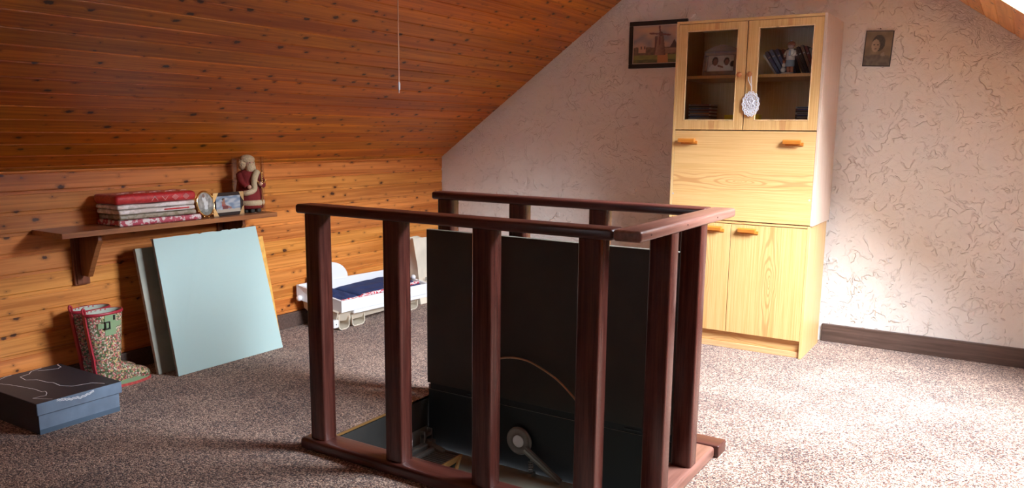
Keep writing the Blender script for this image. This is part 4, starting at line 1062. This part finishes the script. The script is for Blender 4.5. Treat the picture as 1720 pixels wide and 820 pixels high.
# glazed doors
def gdoor(x0, x1, gx0, gx1, kx, fig):
    z0, z1, gz0, gz1 = 1.320, 1.936, 1.374, 1.898; c = ((x0+x1)/2, CY0+.009, (z0+z1)/2)
    bm = bmesh.new()
    y0, y1 = CY0-c[1], CY0+.018-c[1]
    def bb(a, b, e, f, n_): return box(n_, a-c[0], b-c[0], y0, y1, e-c[2], f-c[2], .001, 1)
    d = bpy.data.objects.new('glazed_door', None); 
    bm = bmesh.new(); bb(x0, gx0, z0, z1, bm); bb(gx1, x1, z0, z1, bm); bb(gx0, gx1, gz1, z1, bm); bb(gx0, gx1, z0, gz0, bm)
    d = obj('glazed_door', bm, MT['pine_v'], cb, Vector(c)+Vector(CO)); d['c'] = c
    bm = bmesh.new(); t = .006
    for a, b, e, f in ((gx0, gx0+t, gz0, gz1), (gx1-t, gx1, gz0, gz1), (gx0, gx1, gz1-t, gz1), (gx0, gx1, gz0, gz0+t)): box(bm, a-c[0], b-c[0], y0-.003, y1-.004, e-c[2], f-c[2], .0012, 1)
    obj('glazing_bead', bm, MT['reveal'], d)
    obj('pane', B(gx0+t-c[0], gx1-t-c[0], y0+.006, y0+.009, gz0+t-c[2], gz1-t-c[2]), MT['glass'], d)
    bm = bmesh.new(); lathe(bm, [(.005, 0), (.006, .008), (.013, .014), (.0155, .022), (.013, .029), (.006, .033), (.001, .034)], n=20)
    bmesh.ops.rotate(bm, verts=bm.verts, cent=(0, 0, 0), matrix=Matrix.Rotation(PI/2, 3, 'X')); bmesh.ops.translate(bm, verts=bm.verts, vec=(kx-c[0], y0, 1.636-c[2]))
    obj('knob', bm, MT['knobwood'], d, smooth=True)
gdoor(CX0+th+.001, -1.3910, -1.752, -1.441, -1.419, 0); gdoor(-1.3845, CX1-th-.001, -1.326, -1.020, -1.360, 0)
# lower carcass
LX0, LX1 = CX0+.010, CX1-.013
cp('side_panel', LX0, LX0+th, CY0+.002, CY1, 0, .780, 'pine_plain'); cp('side_panel', LX1-th, LX1, CY0+.002, CY1, 0, .780, 'pine_plain')
cp('top_panel', LX0+th, LX1-th, CY0+.004, CY1, .768, .780, 'pine_h'); cp('bottom_panel', LX0+th, LX1-th, CY0+.024, CY1, .085, .101, 'pine_h')
cp('back_panel', LX0+th, LX1-th, CY1-.008, CY1-.002, .10, .767, 'pine_in')
cp('kickboard', LX0+th, LX1-th, CY0+.030, CY0+.045, .035, .085, 'pine_h'); cp('plinth', LX0+th, LX1-th, CY0+.016, CY0+.045, .0, .034, 'pine_kick')
ldr = cp('door', LX0+th+.001, -1.4250, CY0, CY0+.018, .104, .764, 'pine_v'); rdr = cp('door', -1.4215, LX1-th-.001, CY0, CY0+.018, .104, .764, 'pine_v')
handle(-1.575, -1.462, .727, ldr); handle(-1.374, -1.258, .727, rdr)

# things in the cabinet
SZ, SZ2 = 1.638, 1.368
sf = thing('silver_frame', 'embossed silver photo frame standing behind the left cabinet glass', 'picture frame', (-1.585, 4.875, SZ), (math.radians(-9), 0, math.radians(-6)))
bm = bmesh.new(); w_, h_ = .232, .160
frame4(bm, w_, h_, .034, .014, .006)
prism(bm, [(-.105, .002, h_/2-.004)]+[(-.105+.21*k/16, .002, h_/2+.030*math.sin(PI*k/16)) for k in range(17)]+[(.105, .002, h_/2-.004)], (0, .010, 0))
obj('embossed_border', bm, MT['silver'], sf, (0, 0, h_/2))
bm = bmesh.new()
for k in range(22): ball(bm, (-w_/2+.012+(w_-.024)*k/21, -.002, .010), .005, u=8, v=6); ball(bm, (-w_/2+.012+(w_-.024)*k/21, -.002, h_-.010), .005, u=8, v=6)
for k in range(1, 12): ball(bm, (-w_/2+.010, -.002, .010+(h_-.020)*k/12), .005, u=8, v=6); ball(bm, (w_/2-.010, -.002, .010+(h_-.020)*k/12), .005, u=8, v=6)
obj('beaded_rim', bm, MT['silver'], sf, smooth=True)
def couple(u, v):
    c = mixc((.75, .72, .68), (.58, .55, .52), nz(u*3, v*3)+.4)
    for x_, y_, s_ in ((.28, .60, 1.15), (.72, .58, 1.0)):
        if ((u-x_)/(.20*s_))**2+((v-.05)/.42)**2 < 1: c = (.88, .87, .85)
        if ((u-x_)/(.105*s_))**2+((v-y_-.05)/(.24*s_))**2 < 1: c = (.04, .022, .018)
        if ((u-x_-.01)/(.078*s_))**2+((v-y_+.03)/(.19*s_))**2 < 1: c = (.24, .10, .065)
    if abs(v-.30+.5*(u-.5)) < .06 and .38 < u < .62: c = (.26, .11, .07)
    if ((u-.98)/.12)**2+((v-.45)/.2)**2 < 1: c = (.05, .04, .04)
    return c
picture('photo', .166, .094, 50, 32, couple, sf, (0, .006, h_/2), (0, 0, 0))
obj('back_plate', B(-.10, .10, .010, .013, .012, h_-.012), MT['darkframe'], sf)
# leaning books
def book(x, tilt, h, t, d, spine, label, grp, y=4.86, z=SZ, hand=1):
    b = thing('book', label, 'book', (x, y, z), (0, 0, 0), grp)
    M_ = Matrix.Rotation(math.radians(tilt), 4, 'Y')
    lift = abs(math.sin(math.radians(tilt)))*t*(1 if tilt < 0 else 0)
    c = obj('cover', B(0, .0022, 0, d, 0, h), MT['print'], b)
    bm = B(0, .0022, 0, d, 0, h); box(bm, t-.0022, t, 0, d, 0, h); box(bm, .0022, t-.0022, 0, .0022, 0, h)
    bpy.data.objects.remove(c)
    low = min((M_ @ Vector((a, 0, 0))).z for a in (0, t))
    Mx = Matrix.Translation((0, 0, -low)) @ M_
    o1 = obj('cover', bm, spine, b); o1.matrix_basis = Mx
    o2 = obj('pages', B(.0024, t-.0024, .003, d-.004, .003, h-.003), MT['pagecream'], b); o2.matrix_basis = Mx
    if t > .012:
        o3 = obj('spine_band', B(.002, t-.002, -.0006, 0, h*.72, h*.76), SPINE[3], b); o3.matrix_basis = Mx
lb = ['white-backed slim book leaning lowest on the left in the right glass compartment', 'blue book next to the white-backed one on the cabinet shelf', 'pale-striped blue book leaning in the middle of the left book row', 'dark navy book leaning left of the porcelain figurine', 'reddish dark book nearest the porcelain figurine on its left', 'black slim book touching the porcelain figurine from behind']
x = -1.248
for i, (h, t, ti, s) in enumerate([(.135, .010, -34, 3), (.150, .017, -33, 0), (.158, .018, -31, 2), (.158, .017, -28, 1), (.152, .014, -24, 5), (.150, .015, -20, 4)]):
    book(x, ti, h, t, .13, SPINE[s], lb[i], 'books leaning left on the upper cabinet shelf'); x += t/math.cos(math.radians(ti))+.0035
lb = ['dark brown book leaning just right of the porcelain figurine', 'black book second to the right of the figurine', 'tan book standing tall among the dark ones right of the figurine', 'dark red book leaning fourth right of the figurine', 'grey-brown book leaning at the far right of the cabinet shelf']
x = -1.095
for i, (h, t, ti, s) in enumerate([(.155, .016, -26, 9), (.165, .015, -25, 6), (.172, .014, -23, 8), (.165, .013, -22, 11), (.150, .013, -21, 10)]):
    book(x, ti, h, t, .13, SPINE[s], lb[i], 'books leaning left on the upper cabinet shelf', y=4.875); x += t/math.cos(math.radians(ti))+.0035

# porcelain figurine: a child in cap with a ball and small animal at the feet
pf = thing('porcelain_figurine', 'porcelain child figurine in a rust cap before the leaning books', 'figurine', (-1.170, 4.822, SZ))
bm = bmesh.new(); lathe(bm, [(.036, 0), (.037, .005), (.033, .008), (.001, .009)], n=20, sy=.8); obj('base', bm, MT['porcelain'], pf, smooth=40)
bm = bmesh.new(); tube(bm, [(.004, 0, .008), (.004, 0, .040), (.005, 0, .060)], [.009, .010, .012], 12); tube(bm, [(.024, 0, .008), (.024, 0, .04), (.021, 0, .060)], [.009, .010, .012], 12); obj('legs', bm, MT['porcred'], pf, smooth=True)
bm = bmesh.new(); lathe(bm, [(.024, .040), (.026, .048), (.024, .075), (.018, .080)], (.013, 0, 0), 18, sy=.8); obj('shorts', bm, MT['porcblue'], pf, smooth=True)
bm = bmesh.new(); lathe(bm, [(.022, .072), (.025, .080), (.023, .11), (.024, .128), (.012, .138), (.009, .142)], (.013, 0, 0), 18, sy=.8)
tube(bm, [(-.008, 0, .126), (-.016, -.012, .108), (-.014, -.024, .098)], [.009, .008, .007], 10); tube(bm, [(.034, 0, .126), (.038, -.010, .105), (.026, -.022, .098)], [.009, .008, .007], 10)
obj('shirt', bm, MT['porcelain'], pf, smooth=True)
bm = B(.006, .018, -.026, -.018, .098, .130, .003); obj('tie', bm, MT['porcblue'], pf)
bm = bmesh.new(); ball(bm, (.012, -.001, .155), .0185, u=16, v=12); ball(bm, (.012, -.020, .153), .0035, u=8, v=6); ball(bm, (-.014, -.026, .097), .007, u=8, v=6); obj('head', bm, MT['porcskin'], pf, smooth=True)
bm = bmesh.new(); ball(bm, (.013, .002, .164), .0225, 1, 1, .75, u=16, v=10); ball(bm, (.022, -.012, .163), .016, 1.1, 1.1, .35, u=12, v=8); obj('cap', bm, MT['porcred'], pf, smooth=True)
bm = bmesh.new(); ball(bm, (.012, 0, .182), .006, u=10, v=8); obj('pompom', bm, MT['porcelain'], pf, smooth=True)
bm = bmesh.new(); ball(bm, (.005, -.0195, .158), .002, u=6, v=5); ball(bm, (.019, -.0195, .158), .002, u=6, v=5); obj('eye', bm, MT['boots'], pf)
bm = bmesh.new(); ball(bm, (-.022, -.006, .024), .0155, 1, 1, 1.05, u=14, v=10); ball(bm, (-.020, -.002, .050), .012, 1, .9, 1.1, u=12, v=9); obj('toy_dog', bm, MT['porcelain'], pf, smooth=True)
bm = bmesh.new(); ball(bm, (-.020, -.006, .068), .009, u=12, v=9); ball(bm, (-.014, -.004, .078), .004, .6, .6, 1.2, u=8, v=6); ball(bm, (-.026, -.004, .078), .004, .6, .6, 1.2, u=8, v=6); obj('toy_dog_head', bm, MT['porcred'], pf, smooth=True)

# cases stacked on the lower shelf
def case(x0, x1, z, t, m, label, grp, rz=0, y=4.86, d=.125):
    w = x1-x0
    o = thing('music_case', label, 'case', ((x0+x1)/2, y+d/2, z), (0, 0, rz), grp)
    obj('case_shell', B(-w/2, w/2, -d/2, d/2, 0, t, .0008, 1), m, o)
    obj('paper_spine', B(-w/2+.010, w/2-.010, -d/2-.0005, -d/2, t*.22, t*.78), SPINE[(int(z*1e4)*7) % 13] if t < .02 else MT['mount'], o)
cols = [12, 10, 6, 3, 5, 10, 11, 3, 6, 10]
pos = ['lowest', 'second from the bottom', 'third from the bottom', 'fourth from the bottom', 'fifth from the bottom', 'sixth from the bottom', 'seventh from the bottom', 'third from the top', 'second from the top', 'topmost']
z = SZ2
for i in range(10):
    t = .014 if i == 0 else .0095
    a, b = (-1.770, -1.548) if i == 0 else (-1.752+.006*nz(i, 3), -1.612+.010*nz(i, 9))
    case(a, b, z, t, SPINE[cols[i]], '%s case of the stack at lower left in the glass cabinet' % pos[i], 'cases stacked at lower left of the glass cabinet', y=4.84+.004*nz(i, 1)); z += t+.0006
z = SZ2
for i in range(8):
    case(-1.128+.008*nz(i, 30), -.985, z, .0105, SPINE[[6, 9, 6, 5, 10, 6, 11, 3][i]], '%s case of the stack at lower right in the glass cabinet' % (['lowest', 'second from the bottom', 'third from the bottom', 'fourth from the bottom', 'fourth from the top', 'third from the top', 'second from the top', 'topmost'][i]), 'cases stacked at lower right of the glass cabinet', y=4.90); z += .0112
tag(obj('yellow_box', B(-.047, .047, -.03, .03, 0, .042, .003), MT['yellowcard'], None, (-1.490, 4.90, SZ2)), 'yellow box to the right of the left case stack in the cabinet', 'box', 'yellow boxes in the cabinet')
tag(obj('yellow_box', B(-.032, .032, -.03, .03, 0, .044, .003), MT['yellowcard'], None, (-1.345, 4.84, SZ2)), 'yellow box half hidden by the white lace ornament', 'box', 'yellow boxes in the cabinet')

# lace ornament on the right knob
la = thing('lace_ornament', 'white crocheted lace ornament hanging from the right glass door knob', 'ornament', (-1.346, 4.742, 1.468))
def oval(rx, rz, n_, y=0, wob=0, m_=0): return [((rx+wob*math.cos(m_*2*PI*k/n_))*math.cos(2*PI*k/n_), y, (rz+wob*math.cos(m_*2*PI*k/n_))*math.sin(2*PI*k/n_)) for k in range(n_)]
bm = bmesh.new(); tube(bm, oval(.047, .068, 96, 0, .003, 14), .003, 6, True); tube(bm, oval(.040, .060, 64), .0028, 6, True); tube(bm, oval(.030, .048, 48), .0025, 6, True)
for k in range(20):
    a = 2*PI*k/20; tube(bm, [(.030*math.cos(a), 0, .048*math.sin(a)), (.044*math.cos(a+.10), 0, .064*math.sin(a+.10))], .0024, 5); tube(bm, [(.030*math.cos(a), 0, .048*math.sin(a)), (.044*math.cos(a-.10), 0, .064*math.sin(a-.10))], .0024, 5)
obj('lace_edge', bm, MT['lace'], la, smooth=True)
bm = bmesh.new(); prism(bm, oval(.031, .049, 40, .002), (0, .0012, 0)); obj('net_ground', bm, MT['lace'], la)
bm = bmesh.new()
for rr_, cx_, cz_ in ((.012, .004, .016), (.010, -.012, .004), (.012, .010, -.012), (.008, -.008, -.022), (.007, .0, .034)): tube(bm, [(cx_+rr_*math.cos(2*PI*k/16), -.002, cz_+rr_*math.sin(2*PI*k/16)) for k in range(16)], .0028, 6, True)
tube(bm, [(-.024, -.002, .020), (-.010, -.003, -.004), (.002, -.003, -.030)], .003, 6); tube(bm, [(.022, -.002, .022), (.008, -.003, 0), (.0, -.003, -.030)], .003, 6)
obj('rose_motif', bm, MT['lace'], la, smooth=True)
bm = bmesh.new(); tube(bm, smooth_path([(0, 0, .070), (-.002, 0, .10), (-.019, .000, .135), (-.019, -.002, .165), (-.014, -.004, .181), (-.006, -.002, .168), (-.004, 0, .13), (.001, 0, .09), (0, 0, .070)]), .0022, 6)
obj('ribbon', bm, MT['lace'], la, smooth=True)
for o in list(COL.objects):
    if 'c' in o.keys(): del o['c']
